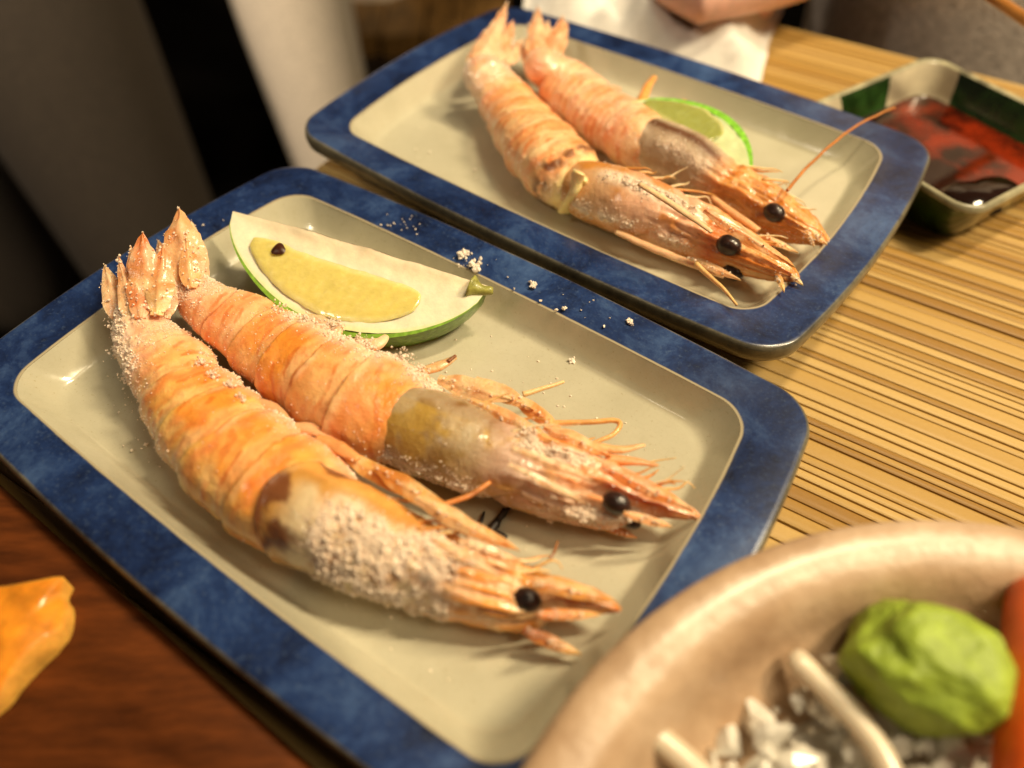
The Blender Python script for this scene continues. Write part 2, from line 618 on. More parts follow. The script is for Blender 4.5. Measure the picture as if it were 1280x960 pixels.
# ------------------------------------------------------------------ plates
def outline(L, Wd, r, b, c, n=26, nc=12):
    hx, hy = L / 2, Wd / 2
    P = []

    def seg(a, q):
        for t in np.linspace(0, 1, n, endpoint=False):
            P.append((a[0] + (q[0] - a[0]) * t, a[1] + (q[1] - a[1]) * t))
    ang = np.linspace(0, np.pi / 2, nc, endpoint=False)
    seg((-hx + r, -hy), (hx - r, -hy))
    P.extend((hx - r + r * math.sin(t), -hy + r - r * math.cos(t)) for t in ang)
    seg((hx, -hy + r), (hx, hy - r))
    P.extend((hx - r + r * math.cos(t), hy - r + r * math.sin(t)) for t in ang)
    seg((hx - r, hy), (-hx + r, hy))
    P.extend((-hx + r - r * math.sin(t), hy - r + r * math.cos(t)) for t in ang)
    seg((-hx, hy - r), (-hx, -hy + r))
    P.extend((-hx + r - r * math.cos(t), -hy + r - r * math.sin(t)) for t in ang)
    p = np.array(P)
    u, v = p[:, 0] / hx, p[:, 1] / hy
    q = p.copy()
    q[:, 1] += v * b * (1 - u ** 2)
    q[:, 0] += u * c * (1 - v ** 2)
    return q


PL, PW = 0.24, 0.16075
INS_L, INS_S = 0.01435, 0.01713
OUT = outline(PL, PW, 0.0136, 0.0050, 0.0069)
INN = outline(PL - 2 * INS_S, PW - 2 * INS_L, 0.0105, 0.0024, 0.0053)
FLOOR_Z = RIM - 0.0125
FLO = outline(PL - 2 * INS_S - 0.017, PW - 2 * INS_L - 0.017, 0.012, 0.0022, 0.0045)
FOOT = outline(PL - 0.066, PW - 0.062, 0.016, 0.004, 0.005)


def rings(mb, defs, mi=0, cap=None):
    """defs: list of (outline array, z, tint)"""
    m = len(OUT)
    V, C = [], []
    for q, z, t in defs:
        V.append(np.concatenate([q, np.full((m, 1), z)], 1))
        C.append(np.tile([t, t, t], (m, 1)))
    V = np.concatenate(V)
    C = np.concatenate(C)
    f = grid_faces(len(defs), m)
    if cap is not None:
        V = np.concatenate([V, [[0, 0, cap]]])
        C = np.concatenate([C, C[-1:]])
        b = (len(defs) - 1) * m
        f += [(b + j, b + (j + 1) % m, len(V) - 1) for j in range(m)]
    mb.add(V, f, C, mi)


def lerp2(a, b, t):
    return a * (1 - t) + b * t


def make_plate(x, y, th, dz, label):
    pl = thing('plate', (x, y, 0), label, 'plate', 'blue rimmed rectangular plates')
    pl.rotation_euler = (0, 0, th)
    c, s = math.cos(th), math.sin(th)

    def place(mb):
        for V in mb.v:
            V[:, 2] += dz
        return mb

    def build(mb, name, mat):
        # geometry is in the plate's own space
        loc = tuple(pl.location)
        pl.location = (0, 0, 0)
        o = mb.build(name, mat, pl)
        pl.location = loc
        return o
    z = RIM
    mb = MB()
    d = [(lerp2(OUT, INN, 0.05), z - 0.0078, 1.0), (lerp2(OUT, INN, 0.0), z - 0.0068, 1.0), (lerp2(OUT, INN, -0.030), z - 0.0045, 1.0), (lerp2(OUT, INN, -0.022), z - 0.0018, 1.0),
         (lerp2(OUT, INN, 0.0), z - 0.0005, 0.985), (lerp2(OUT, INN, 0.04), z, 0.955)]
    for t in np.linspace(0.10, 0.92, 14):
        d.append((lerp2(OUT, INN, t), z - 0.0012 * t * t, 1 - t))
    d += [(lerp2(OUT, INN, 0.965), z - 0.0010, 0.03), (INN, z - 0.0012, 0.0)]
    rings(mb, d[::-1])
    # gentle hand-thrown waviness
    for V in mb.v:
        V[:, 2] += 0.0005 * (fbm(V * np.array([1, 1, 0]), 30, 3 + int(x * 900) % 7, 2) - 0.5)
    build(place(mb), 'rim', M['blue'])
    mb = MB()
    e = lerp2(INN, FLO, 0.02)
    d = [(INN, z - 0.0013, 0)]
    prof = [(0.04, 0.0019), (0.15, 0.0036), (0.35, 0.0064), (0.55, 0.0091), (0.70, 0.0107), (0.80, 0.0115), (0.90, 0.0119), (1.0, 0.0120)]
    for t, h in prof:
        d.append((lerp2(INN, FLO, t), z - h, 0))
    for t in (0.93, 0.8, 0.6, 0.4, 0.2):
        d.append((FLO * t, FLOOR_Z - 0.0004 * (1 - t), 0))
    rings(mb, d[::-1], cap=None)
    m = len(OUT)
    mb.add(np.concatenate([np.concatenate([FLO * 0.2, np.full((m, 1), FLOOR_Z - 0.0003)], 1), [[0, 0, FLOOR_Z - 0.0004]]]),
           [(j, (j + 1) % m, m) for j in range(m)], (0, 0, 0))
    build(place(mb), 'well', M['well'])
    mb = MB()
    d = [(lerp2(OUT, INN, 0.05), z - 0.0078, 0), (lerp2(OUT, INN, 0.5), z - 0.0094, 0), (lerp2(OUT, INN, 0.95), z - 0.0120, 0),
         (lerp2(INN, FLO, 0.6), z - 0.0165, 0), (lerp2(FLO, FOOT, 0.3), z - 0.0215, 0), (lerp2(FLO, FOOT, 0.8), z - 0.0250, 0), (FOOT, 0.0005 + 0.004, 0), (FOOT * 0.995, 0.0003, 0), (FOOT * 0.94, 0.0003, 0), (FOOT * 0.92, 0.006, 0)]
    rings(mb, d, cap=0.0065)
    for V in mb.v:
        V[:, :] *= 0.35
    mb.v = [V / 0.35 for V in mb.v]
    mb2 = mb
    build(mb2, 'underside', M['base'])
    return pl


plate1 = make_plate(-0.0466, 0.1636, -0.637092, 0.0, 'nearer blue rimmed rectangular plate holding two prawns and a pale lime wedge')
plate2 = make_plate(0.04532, 0.3164, -0.662082, -0.0012, 'farther blue rimmed rectangular plate holding two prawns and a green lime wedge')

# ------------------------------------------------------------------ prawns
ICO_V = None


def ico():
    t = (1 + 5 ** 0.5) / 2
    V = np.array([(-1, t, 0), (1, t, 0), (-1, -t, 0), (1, -t, 0), (0, -1, t), (0, 1, t), (0, -1, -t), (0, 1, -t), (t, 0, -1), (t, 0, 1), (-t, 0, -1), (-t, 0, 1)], float)
    V /= np.linalg.norm(V[0])
    Fc = [(0, 11, 5), (0, 5, 1), (0, 1, 7), (0, 7, 10), (0, 10, 11), (1, 5, 9), (5, 11, 4), (11, 10, 2), (10, 7, 6), (7, 1, 8),
          (3, 9, 4), (3, 4, 2), (3, 2, 6), (3, 6, 8), (3, 8, 9), (4, 9, 5), (2, 4, 11), (6, 2, 10), (8, 6, 7), (9, 8, 1)]
    return V, np.array(Fc)


ICO_V, ICO_F = ico()


def grains(mb, P, S, c0=(1, 1, 1), cvar=0.12, jag=0.45):
    """many small jagged crystals at P with sizes S"""
    n = len(P)
    V = np.tile(ICO_V, (n, 1, 1)) * (1 + jag * (RNG.random((n, 12, 1)) - 0.5) * 2)
    V = V * (0.7 + 0.6 * RNG.random((n, 1, 3)))
    V = V * np.asarray(S)[:, None, None] + np.asarray(P)[:, None]
    f = (ICO_F[None] + (np.arange(n) * 12)[:, None, None]).reshape(-1, 3)
    c = np.asarray(c0) * (1 - cvar * RNG.random((n, 1)))
    mb.add(V.reshape(-1, 3), f, np.repeat(c, 12, 0))


def frames(st, rho, slim=0.9):
    st = np.asarray(st, float)
    px, hw, zb = st[:, :2], st[:, 2], st[:, 3]
    n = len(st)
    zc = zb + 0.012
    ti = np.gradient(px, axis=0)
    ni = nz(np.stack([-ti[:, 1], ti[:, 0]], 1))
    for it in range(5):
        P = np.array([at(px[k, 0], px[k, 1], zc[k]) for k in range(n)])
        T = nz(np.gradient(P, axis=0))
        D = nz(np.cross(T, [0, 0, 1.0]))
        U = nz(np.cross(D, T))
        e = 1e-4
        q0, _ = pix(P)
        al = np.abs(((pix(P + D * e)[0] - q0) / e * ni).sum(1))
        be = np.abs(((pix(P + U * e)[0] - q0) / e * ni).sum(1))
        a = slim * hw / np.sqrt(al ** 2 + (rho * be) ** 2)
        b = rho * a
        zc = zb + b * 0.97
    return P, a, b


def body_tube(st, rho, nr, nv, slim=0.9):
    P, a, b = frames(st, rho, slim)
    A = np.concatenate([P, a[:, None], b[:, None]], 1)
    n = len(P)
    L = np.concatenate([[0], np.cumsum(np.linalg.norm(np.diff(P, axis=0), axis=1))])
    tt = np.interp(np.linspace(0, L[-1], nr), L, np.arange(n))
    R = cat_rom(A, tt)
    C, a, b = R[:, :3], np.maximum(R[:, 3], 0.0006), np.maximum(R[:, 4], 0.0006)
    T = nz(np.gradient(C, axis=0))
    D = nz(np.cross(T, [0, 0, 1.0]))
    U = nz(np.cross(D, T))
    th = np.linspace(0, 2 * np.pi, nv, endpoint=False)
    s = np.linspace(0, 1, nr)
    S, TH = np.meshgrid(s, th, indexing='ij')
    # theta 0 = belly side, pi/2 = up, pi = back
    X = C[:, None] + (-np.cos(TH) * a[:, None])[..., None] * D[:, None] + (np.sin(TH) * b[:, None])[..., None] * U[:, None]
    Nn = nz((-np.cos(TH) / a[:, None])[..., None] * D[:, None] + (np.sin(TH) / b[:, None])[..., None] * U[:, None])
    return X, Nn, S, TH, C, T, D, U, a, b, L[-1]


def close_tube(mb, X, c, mi=0):
    nr, nv = X.shape[:2]
    f = grid_faces(nr, nv)
    V = X.reshape(-1, 3)
    cc = c.reshape(-1, 3)
    k = len(V)
    V = np.concatenate([V, X[0].mean(0)[None], X[-1].mean(0)[None]])
    cc = np.concatenate([cc, c[0].mean(0)[None], c[-1].mean(0)[None]])
    f += [((j + 1) % nv, j, k) for j in range(nv)]
    b = (nr - 1) * nv
    f += [(b + j, b + (j + 1) % nv, k + 1) for j in range(nv)]
    mb.add(V, f, cc, mi)


def surf_point(X, px, py):
    V = X.reshape(-1, 3)
    q, w = pix(V)
    d = np.hypot(q[:, 0] - px, q[:, 1] - py)
    near = np.where(d < max(4.0, d.min() + 2))[0]
    return V[near[np.argmin(w[near])]]


ORANGE = np.array([0.92, 0.35, 0.045])
CREAM = np.array([0.97, 0.56, 0.14])
PINK = np.array([0.88, 0.43, 0.24])
RED = np.array([0.66, 0.13, 0.025])
SALTY = np.array([0.94, 0.74, 0.58])
OLIVE = np.array([0.36, 0.22, 0.075])
GREY = np.array([0.50, 0.38, 0.27])
BURN = np.array([0.11, 0.035, 0.012])


def blade(mb, base, tip, wpx, z0, z1, c0, c1, curl=0.12, n=22, m=9, blunt=0.55, th=0.0007):
    A = at(*base, z0)
    B = at(*tip, z1)
    ax = B - A
    Ln = np.linalg.norm(ax)
    t = ax / Ln
    view = nz(CAM - (A + B) / 2)
    nn = nz(view * 0.7 + np.array([0, 0, 0.6]))
    wd = nz(np.cross(t, nn))
    nn = nz(np.cross(wd, t))
    wscale = wpx / F_PX * float((A - CAM) @ FWD)
    s = np.linspace(0, 1, n)
    prof = np.maximum((np.sin(np.pi * np.clip(s, 0, 1) ** blunt)) ** 0.75, 0.02)
    prof[0] = 0.45
    prof[0:3] = np.maximum(prof[0:3], 0.45)
    x = np.linspace(-1, 1, m)
    top, bot, ct = [], [], []
    for k in range(n):
        for j in range(m):
            off = wd * (x[j] * prof[k] * wscale / 2)
            h = nn * (wscale * (0.10 * (1 - x[j] ** 2) * prof[k] + 0.09 * math.exp(-(x[j] / 0.18) ** 2)) + curl * Ln * (s[k] ** 2) * 0.5)
            p = A + ax * s[k] + off + h
            top.append(p)
            e = (1 - abs(x[j]) ** 3)
            bot.append(p - nn * (th * (0.25 + e)))
            g = fbm(p[None], 260, 9, 3)[0]
            ct.append(np.asarray(c0) * (1 - s[k]) + np.asarray(c1) * s[k])
            ct[-1] = ct[-1] * np.array([1.0, 0.84, 0.66]) * (0.72 + 0.5 * g) + np.array([0.07, 0.06, 0.05]) * math.exp(-(x[j] / 0.22) ** 2)
    top, bot, ct = np.array(top), np.array(bot), np.array(ct)
    # ragged, slightly buckled and unevenly browned, as a grilled fin is
    jit = np.stack([fbm(top, 230, 101 + q, 3) - 0.5 for q in range(3)], 1) * min(0.0030, 0.22 * wscale)
    fade_ = np.repeat(sst(0.0, 0.2, s), m)[:, None]
    top, bot = top + jit * fade_, bot + jit * fade_
    br = sst(0.52, 0.66, fbm(top, 170, 111, 3))
    ct = mixc(ct, np.array([0.55, 0.17, 0.03]), 0.55 * br)
    ct = mixc(ct, np.array([0.92, 0.66, 0.40]), 0.45 * sst(0.55, 0.68, fbm(top, 320, 121, 2)))
    ct = np.clip(ct, 0.01, 1)
    f = grid_faces(n, m, False)
    mb.add(top, f, ct)
    mb.add(bot, [q[::-1] for q in f], ct)
    # rim between the two skins
    ring = [j for j in range(m)] + [k * m + m - 1 for k in range(1, n)] + [(n - 1) * m + j for j in range(m - 2, -1, -1)] + [k * m for k in range(n - 2, 0, -1)]
    V = np.concatenate([top[ring], bot[ring]])
    r = len(ring)
    mb.add(V, [(j, r + j, r + (j + 1) % r, (j + 1) % r) for j in range(r)], np.concatenate([ct[ring]] * 2))


def legpath(pts, z, X=None):
    """pts: px,py[,dz]"""
    return np.array([at(p[0], p[1], (z + p[2]) if len(p) > 2 else z) for p in pts])


def smooth_path(P, n):
    P = np.asarray(P)
    return cat_rom(P, np.linspace(0, len(P) - 1, n))


def prawn(label, abd, head, rho, look, blades, legs, eyes, spikes, salt_fn, nsalt, seed, clumps=(), hrho=0.95, group='salt grilled prawns'):
    P0 = at(abd[len(abd) // 2][0], abd[len(abd) // 2][1], FLOOR_Z)
    root = thing('prawn', P0, label, 'prawn', group)
    # ---------------- body of six overlapping shell rings
    nr, nv = 250, 110
    X, Nn, S, TH, C, T, D, U, a, b, L = body_tube(abd, rho, nr, nv, look.get('slim', 0.88))
    edges = np.array([0.0, 0.21, 0.36, 0.50, 0.64, 0.79, 1.02])
    wob = 0.022 * np.cos(TH - 0.5 * np.pi) + 0.045 * (fbm(X, 60, seed, 3) - 0.5) + 0.012 * np.cos(2 * TH)
    Se = np.clip(S + wob * sst(0, 0.1, S), 0, 1.015)
    idx = np.clip(np.searchsorted(edges, Se, side='right') - 1, 0, 5)
    ph = (Se - edges[idx]) / (edges[idx + 1] - edges[idx])
    step = (0.115 * (1 - ph) ** 1.6 * (0.55 + 0.9 * fbm(X, 45, seed + 16, 2)) - 0.02) * (idx > 0) * a[:, None]
    n1 = fbm(X, 110, seed + 1, 4) - 0.5
    n2 = fbm(X, 420, seed + 2, 3) - 0.5
    n3 = fbm(X, 38, seed + 3, 2) - 0.5
    salt = salt_fn(S, TH, X)
    lobes = 0.0022 * np.maximum(0, np.cos(TH)) ** 3 * np.abs(np.sin(ph * np.pi)) * (S > 0.15)
    disp = step + 0.0016 * n1 + 0.0007 * n2 + 0.0022 * n3 + lobes + salt * (0.0004 + 0.0022 * np.maximum(0, fbm(X, 620, seed + 4, 3) - 0.42))
    fade = sst(0, 0.04, S)
    X = X + Nn * (disp * fade)[..., None]
    X[..., 2] = np.maximum(X[..., 2], FLOOR_Z + 0.0002 + 0 * S)
    lo, hi = look['lo'], look['hi']
    col = mixc(np.tile(np.asarray(lo), (nr, nv, 1)), hi, sst(0.35, 0.62, fbm(X, 62, seed + 6, 4)))
    col = mixc(col, PINK, look.get('pinktail', 0.75) * (1 - sst(0.0, 0.5, S)))
    w = fbm(X, 120, seed + 7, 3) - 0.5
    bands = np.zeros_like(S)
    for c0, wd_, am in ((0.16, 0.10, 0.9), (0.50, 0.09, 0.6), (0.80, 0.07, 0.5)):
        bands = np.maximum(bands, am * np.exp(-((ph - c0 + 0.45 * w) / wd_) ** 2))
    fine = sst(0.35, 0.85, np.sin(2 * np.pi * (ph * 3.3 + 1.1 * w + 0.35 * np.sin(TH * 1.5)))) * sst(0.46, 0.60, fbm(np.stack([S * 9, TH * 1.2, S * 0], -1), 2.2, seed + 14, 2)) * (S > 0.12)
    bands *= sst(0.32, 0.62, fbm(X * np.array([1, 1, 1]), 75, seed + 8, 3) + 0.08)
    half = sst(0.10, 0.20, ph + 0.25 * w) * sst(0.62, 0.44, ph + 0.35 * w)
    col = mixc(col, np.array([0.87, 0.30, 0.045]), 0.38 * half * (S > 0.1))
    col = mixc(col, np.array([0.93, 0.56, 0.28]), 0.40 * sst(0.55, 0.72, ph + 0.3 * w) * sst(0.97, 0.90, ph) * (S > 0.1))
    col = mixc(col, RED * 1.25, look.get('band', 0.6) * bands)
    col = mixc(col, np.array([0.74, 0.17, 0.015]), 0.70 * fine)
    pale = sst(0.50, 0.68, fbm(X, 80, seed + 9, 4))
    col = mixc(col, np.array([0.95, 0.62, 0.27]), 0.5 * pale * (1 - bands))
    col = mixc(col, RED * 1.0, 0.85 * (idx < 5) * np.exp(-((ph - 0.98) / 0.035) ** 2) * sst(0.3, 0.5, fbm(X, 60, seed + 15, 2)))
    col = mixc(col, np.array([0.95, 0.74, 0.46]), 0.35 * (idx > 0) * np.exp(-((ph - 0.06) / 0.05) ** 2) * sst(0.4, 0.6, fbm(X, 80, seed + 17, 2)))
    col = mixc(col, SALTY, np.clip(0.85 * salt * (0.4 + 1.2 * fbm(X, 240, seed + 11, 3)), 0, 0.9))
    if 'burn_end' in look:
        bt = sst(0.90, 0.99, S + 0.07 * n3) * sst(0.46, 0.60, fbm(X, 200, seed + 12, 3))
        col = mixc(col, BURN, look['burn_end'] * bt)
    if 'open_end' in look:
        col = mixc(col, np.array([0.93, 0.72, 0.32]), 0.9 * sst(0.90, 0.955, S + 0.03 * n3))
        col = mixc(col, BURN * 1.2, 0.85 * np.exp(-((S - 0.88 + 0.05 * n1) / 0.025) ** 2) * sst(0.48, 0.58, fbm(X, 200, seed + 12, 3)))
    mb = MB()
    close_tube(mb, X, np.clip(col, 0.005, 1))
    mb.build('body', M['shell'], root)
    XB = X
    # ---------------- carapace with its drawn out snout
    hr, hv = 230, 110
    H, Nh, S2, T2, C2, TT2, D2, U2, a2, b2, L2 = body_tube(head, hrho, hr, hv, look.get('hslim', 0.92))
    spike_salt = []
    nA = fbm(H, 100, seed + 21, 4) - 0.5
    nB = fbm(H, 380, seed + 22, 3) - 0.5
    # streaks that run along the head
    stretch = np.stack([TH_ for TH_ in (S2 * 3.2, T2 * 2.6, np.zeros_like(S2))], -1)
    strk = fbm(stretch, 3.4, seed + 23, 4) - 0.5
    ridge = np.exp(-((T2 - 2.25 - 0.25 * (1 - S2)) / 0.14) ** 2) + 0.8 * np.exp(-((T2 - 1.25 + 0.35 * S2) / 0.12) ** 2)
    hs = salt_fn(1 + S2, T2, H)
    fr = sst(0.30, 0.62, S2)
    rear = np.exp(-((S2) / 0.028) ** 2)
    disp = 0.0013 * nA + 0.0006 * nB + fr * (0.0042 * strk + 0.0016 * ridge) * np.clip(a2[:, None] / 0.012, 0.2, 1.2) + 0.0012 * rear
    disp = disp + hs * (0.0004 + 0.0022 * np.maximum(0, fbm(H, 800, seed + 24, 2) - 0.40))
    groove = np.exp(-((S2 - 0.40 - 0.10 * np.cos(T2 - 1.8)) / 0.022) ** 2)
    disp = disp - 0.0012 * groove
    H = H + Nh * disp[..., None]
    H = H - TT2[:, None] * (look.get('arc', 0.007) * np.maximum(0, 1 - S2 * 3.2) ** 2 * np.sin(np.clip(T2 - 0.25, 0, np.pi)) ** 1.5)[..., None]
    H[..., 2] = np.maximum(H[..., 2], FLOOR_Z + 0.0002)
    hc = look['head'](S2, T2, H, seed, strk, ridge)
    hc = mixc(hc, SALTY, np.clip(hs * (-0.35 + 2.4 * fbm(H, 300, seed + 26, 3)), 0, 0.85))
    mb = MB()
    close_tube(mb, H, np.clip(hc, 0.004, 1))
    mb.build('carapace', M['cara'], root)
    for sp in spikes:
        q_ = sp[1:] if isinstance(sp[0], str) else sp
        pa, pb = at(*q_[0], q_[3]), at(*q_[1], q_[4])
        kk = RNG.random((26, 1)) * 0.75
        spike_salt.append(pa + (pb - pa) * kk + nz(CAM - pa) * 0.0012 + 0.0022 * (RNG.random((26, 3)) - 0.5))
    # ---------------- eyes
    for (ex, ey, er, sunk) in eyes:
        e0 = surf_point(H, ex, ey)
        r = er / F_PX * float((e0 - CAM) @ FWD)
        e0 = e0 + nz(CAM - e0) * r * sunk
        mb = MB()
        nu, nw = 14, 20
        th = np.linspace(0.001, np.pi - 0.001, nu)
        ph_ = np.linspace(0, 2 * np.pi, nw, endpoint=False)
        q = np.stack([np.outer(np.sin(th), np.cos(ph_)), np.outer(np.sin(th), np.sin(ph_)), np.outer(np.cos(th), np.ones(nw))], -1)
        ax = TT2[int(0.7 * hr)]
        q = q + (q @ ax)[..., None] * ax * 0.28
        q = q * (1 + 0.10 * (fbm(q, 2.2, seed + 3, 2)[..., None] - 0.5))
        mb.add((e0 + q * r).reshape(-1, 3), grid_faces(nu, nw), (1, 1, 1))
        mb.build('eye', M['eye'], root)
    # ---------------- tail fan
    tail_salt = list(spike_salt)
    for bl in blades:
        mb = MB()
        blade(mb, *bl)
        bv = mb.v[0]
        kk = RNG.choice(len(bv), 70)
        tail_salt.append(bv[kk] + 0.0012 * (RNG.random((70, 3)) - 0.5))
        mb.build('tail_blade', M['blade'], root)
    # ---------------- legs and feelers
    for nm, pts, r_px, z, c0, flat in legs:
        Pp = smooth_path(legpath(pts, z), 7 * len(pts))
        Pp = Pp + 0.0006 * np.stack([fbm(Pp, 160, seed + q, 2) - 0.5 for q in (31, 32, 33)], 1)
        rr = np.interp(np.linspace(0, 1, len(Pp)), np.linspace(0, 1, len(r_px)), r_px) / F_PX * ((Pp - CAM) @ FWD)
        g = fbm(Pp, 190, seed + 40, 3)[:, None]
        cc = np.asarray(c0) * np.array([1.0, 0.86, 0.7]) * (0.7 + 0.55 * g)
        mb = MB()
        tube_mesh(mb, Pp, rr, 9, np.clip(cc, 0.01, 1), flat)
        mb.build(nm, M['blade'], root)
    for sp in spikes:
        mb = MB()
        nm = 'antenna_scale'
        if isinstance(sp[0], str):
            nm, sp = sp[0], sp[1:]
        blade(mb, *sp)
        mb.build(nm, M['blade'], root)
    rw_ = np.random.default_rng(seed + 5)
    for q_ in range(11):
        i0 = int(hr * (0.18 + 0.70 * rw_.random()))
        j0 = int(hv * (0.35 + 0.9 * rw_.random()) / (2 * np.pi))
        p0 = H[i0, j0]
        Ln = (0.007 + 0.011 * rw_.random()) * (1.0 if i0 < 0.75 * hr else 0.6)
        d0 = nz(TT2[i0] * (0.9 + 0.5 * rw_.random()) - D2[i0] * (0.25 + 0.7 * rw_.random()) + np.array([0, 0, 0.25 - 0.5 * rw_.random()]))
        d1 = nz(d0 + 0.9 * (rw_.random(3) - 0.5))
        d2 = nz(d1 + 1.3 * (rw_.random(3) - 0.6))
        Pp = np.array([p0 - d0 * 0.002, p0 + d0 * Ln * 0.45, p0 + d0 * Ln * 0.45 + d1 * Ln * 0.35, p0 + d0 * Ln * 0.45 + d1 * Ln * 0.35 + d2 * Ln * 0.3])
        Pp[:, 2] = np.maximum(Pp[:, 2], FLOOR_Z + 0.0006)
        Pp = smooth_path(Pp, 13)
        cc = np.array([[0.88, 0.50, 0.20], [0.90, 0.64, 0.38], [0.70, 0.30, 0.08]])[int(rw_.integers(3))]
        mb = MB()
        tube_mesh(mb, Pp, np.linspace(0.00050 + 0.0003 * rw_.random(), 0.00016, 13), 6, cc, 0.8)
        mb.build('feeler', M['blade'], root)
    # ---------------- salt crust: crystals caked on the shell
    mb = MB()
    for (XX, NN, ss, cnt) in ((XB, Nn, salt, nsalt[0]), (H, Nh, hs, nsalt[1])):
        w = np.maximum(ss, 0.015) ** 1.3 * (np.maximum(0, fbm(XX, 300, seed + 60, 3) - 0.35))
        w = (w * (NN[..., 2] > -0.5)).ravel()
        w = w / w.sum()
        k = RNG.choice(len(w), cnt, p=w)
        sz = (0.00009 + 0.00021 * RNG.random(cnt) ** 3) * (1.0 + 0.6 * (ss.ravel()[k] > 0.5))
        nn = NN.reshape(-1, 3)[k]
        grains(mb, XX.reshape(-1, 3)[k] + nn * (sz * 0.35)[:, None] + 0.0005 * (RNG.random((cnt, 3)) - 0.5), sz, (1.0, 0.91, 0.81), 0.12)
    for (x, y, z, r, n) in clumps:
        c = at(x, y, z)
        rw = r / F_PX * float((c - CAM) @ FWD)
        # a clump sits on the shell nearest to it
        allv = np.concatenate([XB.reshape(-1, 3), H.reshape(-1, 3)])
        c = allv[np.argmin(((allv - c) ** 2).sum(1))] + np.array([0, 0, 0.2 * rw])
        q = RNG.normal(size=(n, 3)) * rw * np.array([0.5, 0.5, 0.4])
        grains(mb, c + q, 0.00016 + 0.00042 * RNG.random(n) ** 2, (1.0, 0.90, 0.80), 0.14)
    tsp = np.concatenate(tail_salt)
    grains(mb, tsp, 0.00015 + 0.0004 * RNG.random(len(tsp)) ** 2, (1.0, 0.88, 0.74), 0.12)
    o = mb.build('salt_crust', M['salt'], root, smooth=False)
    o['kind'] = 'stuff'
    return root, XB, H


F0 = FLOOR_Z


def headA(S, T, X, seed, strk, ridge):       # nearest prawn: scorched behind, salt crusted, orange in front
    n = fbm(X, 130, seed + 50, 4)
    m = fbm(X, 60, seed + 51, 3)
    c = mixc(np.tile(np.array([0.60, 0.30, 0.07]), (*S.shape, 1)), np.array([0.70, 0.52, 0.26]), sst(0.45, 0.62, m))
    c = mixc(c, np.array([0.84, 0.40, 0.10]), sst(1.25, 0.95, T))
    c = mixc(c, np.array([0.62, 0.27, 0.06]), sst(0.48, 0.62, n) * 0.8)
    c = mixc(c, np.array([0.76, 0.62, 0.40]), 0.8 * sst(0.48, 0.58, fbm(X, 75, seed + 57, 3)) * sst(0.03, 0.08, S) * sst(0.36, 0.28, S) * sst(1.2, 1.5, T))
    c = mixc(c, BURN * 1.6, np.clip(0.9 * sst(0.16, 0.05, S) * sst(0.42, 0.54, n) + 0.6 * sst(0.54, 0.64, n) * (S < 0.3), 0, 0.95))
    fr = sst(0.42, 0.6, S)
    o = mixc(np.tile(np.array([0.84, 0.50, 0.27]), (*S.shape, 1)), ORANGE, sst(-0.12, 0.16, strk))
    o = mixc(o, np.array([0.60, 0.14, 0.02]), 0.8 * sst(0.70, 0.82, S) * sst(0.40, 0.62, n))
    o = mixc(o, np.array([0.60, 0.30, 0.05]), 0.6 * sst(0.62, 0.74, S) * (T < 1.7))
    o = mixc(o, np.array([0.46, 0.17, 0.025]), 0.75 * sst(0.52, 0.62, fbm(X, 85, seed + 53, 3)) * sst(0.5, 0.7, S))
    o = mixc(o, np.array([0.92, 0.64, 0.36]), 0.6 * sst(0.56, 0.66, fbm(X, 140, seed + 54, 3)))
    return mixc(c, o, fr)


def headB(S, T, X, seed, strk, ridge):       # see-through grey brown plate behind, pink then orange in front
    n = fbm(X, 120, seed + 50, 4)
    m = fbm(X, 55, seed + 51, 3)
    c = mixc(np.tile(np.array([0.34, 0.21, 0.075]), (*S.shape, 1)), np.array([0.44, 0.34, 0.20]), sst(0.42, 0.60, m))
    c = mixc(c, np.array([0.50, 0.31, 0.06]), 0.8 * sst(0.46, 0.60, n) * (T > 1.5))
    c = mixc(c, np.array([0.24, 0.10, 0.03]), 0.8 * np.exp(-((T - 1.2) / 0.22) ** 2) * sst(0.06, 0.2, S))
    c = mixc(c, np.array([0.60, 0.46, 0.34]), 0.8 * np.exp(-((S - 0.02) / 0.02) ** 2))
    c = mixc(c, np.array([0.54, 0.42, 0.28]), 0.55 * sst(0.50, 0.62, fbm(X, 90, seed + 55, 4)))  # greyish highlight patches painted into the shell colour
    c = mixc(c, RED * 0.9, 0.8 * sst(0.030, 0.012, S))
    p = mixc(np.tile(np.array([0.66, 0.44, 0.33]), (*S.shape, 1)), np.array([0.60, 0.34, 0.12]), sst(0.45, 0.6, n))
    c = mixc(c, p, sst(0.26, 0.40, S + 0.10 * (m - 0.5)))
    o = mixc(np.tile(np.array([0.86, 0.50, 0.29]), (*S.shape, 1)), np.array([0.80, 0.27, 0.06]), sst(-0.10, 0.14, strk))
    o = mixc(o, RED, 0.55 * sst(0.8, 0.92, S) * sst(0.45, 0.6, n))
    return mixc(c, o, sst(0.46, 0.66, S + 0.12 * np.cos(T - 0.6)))


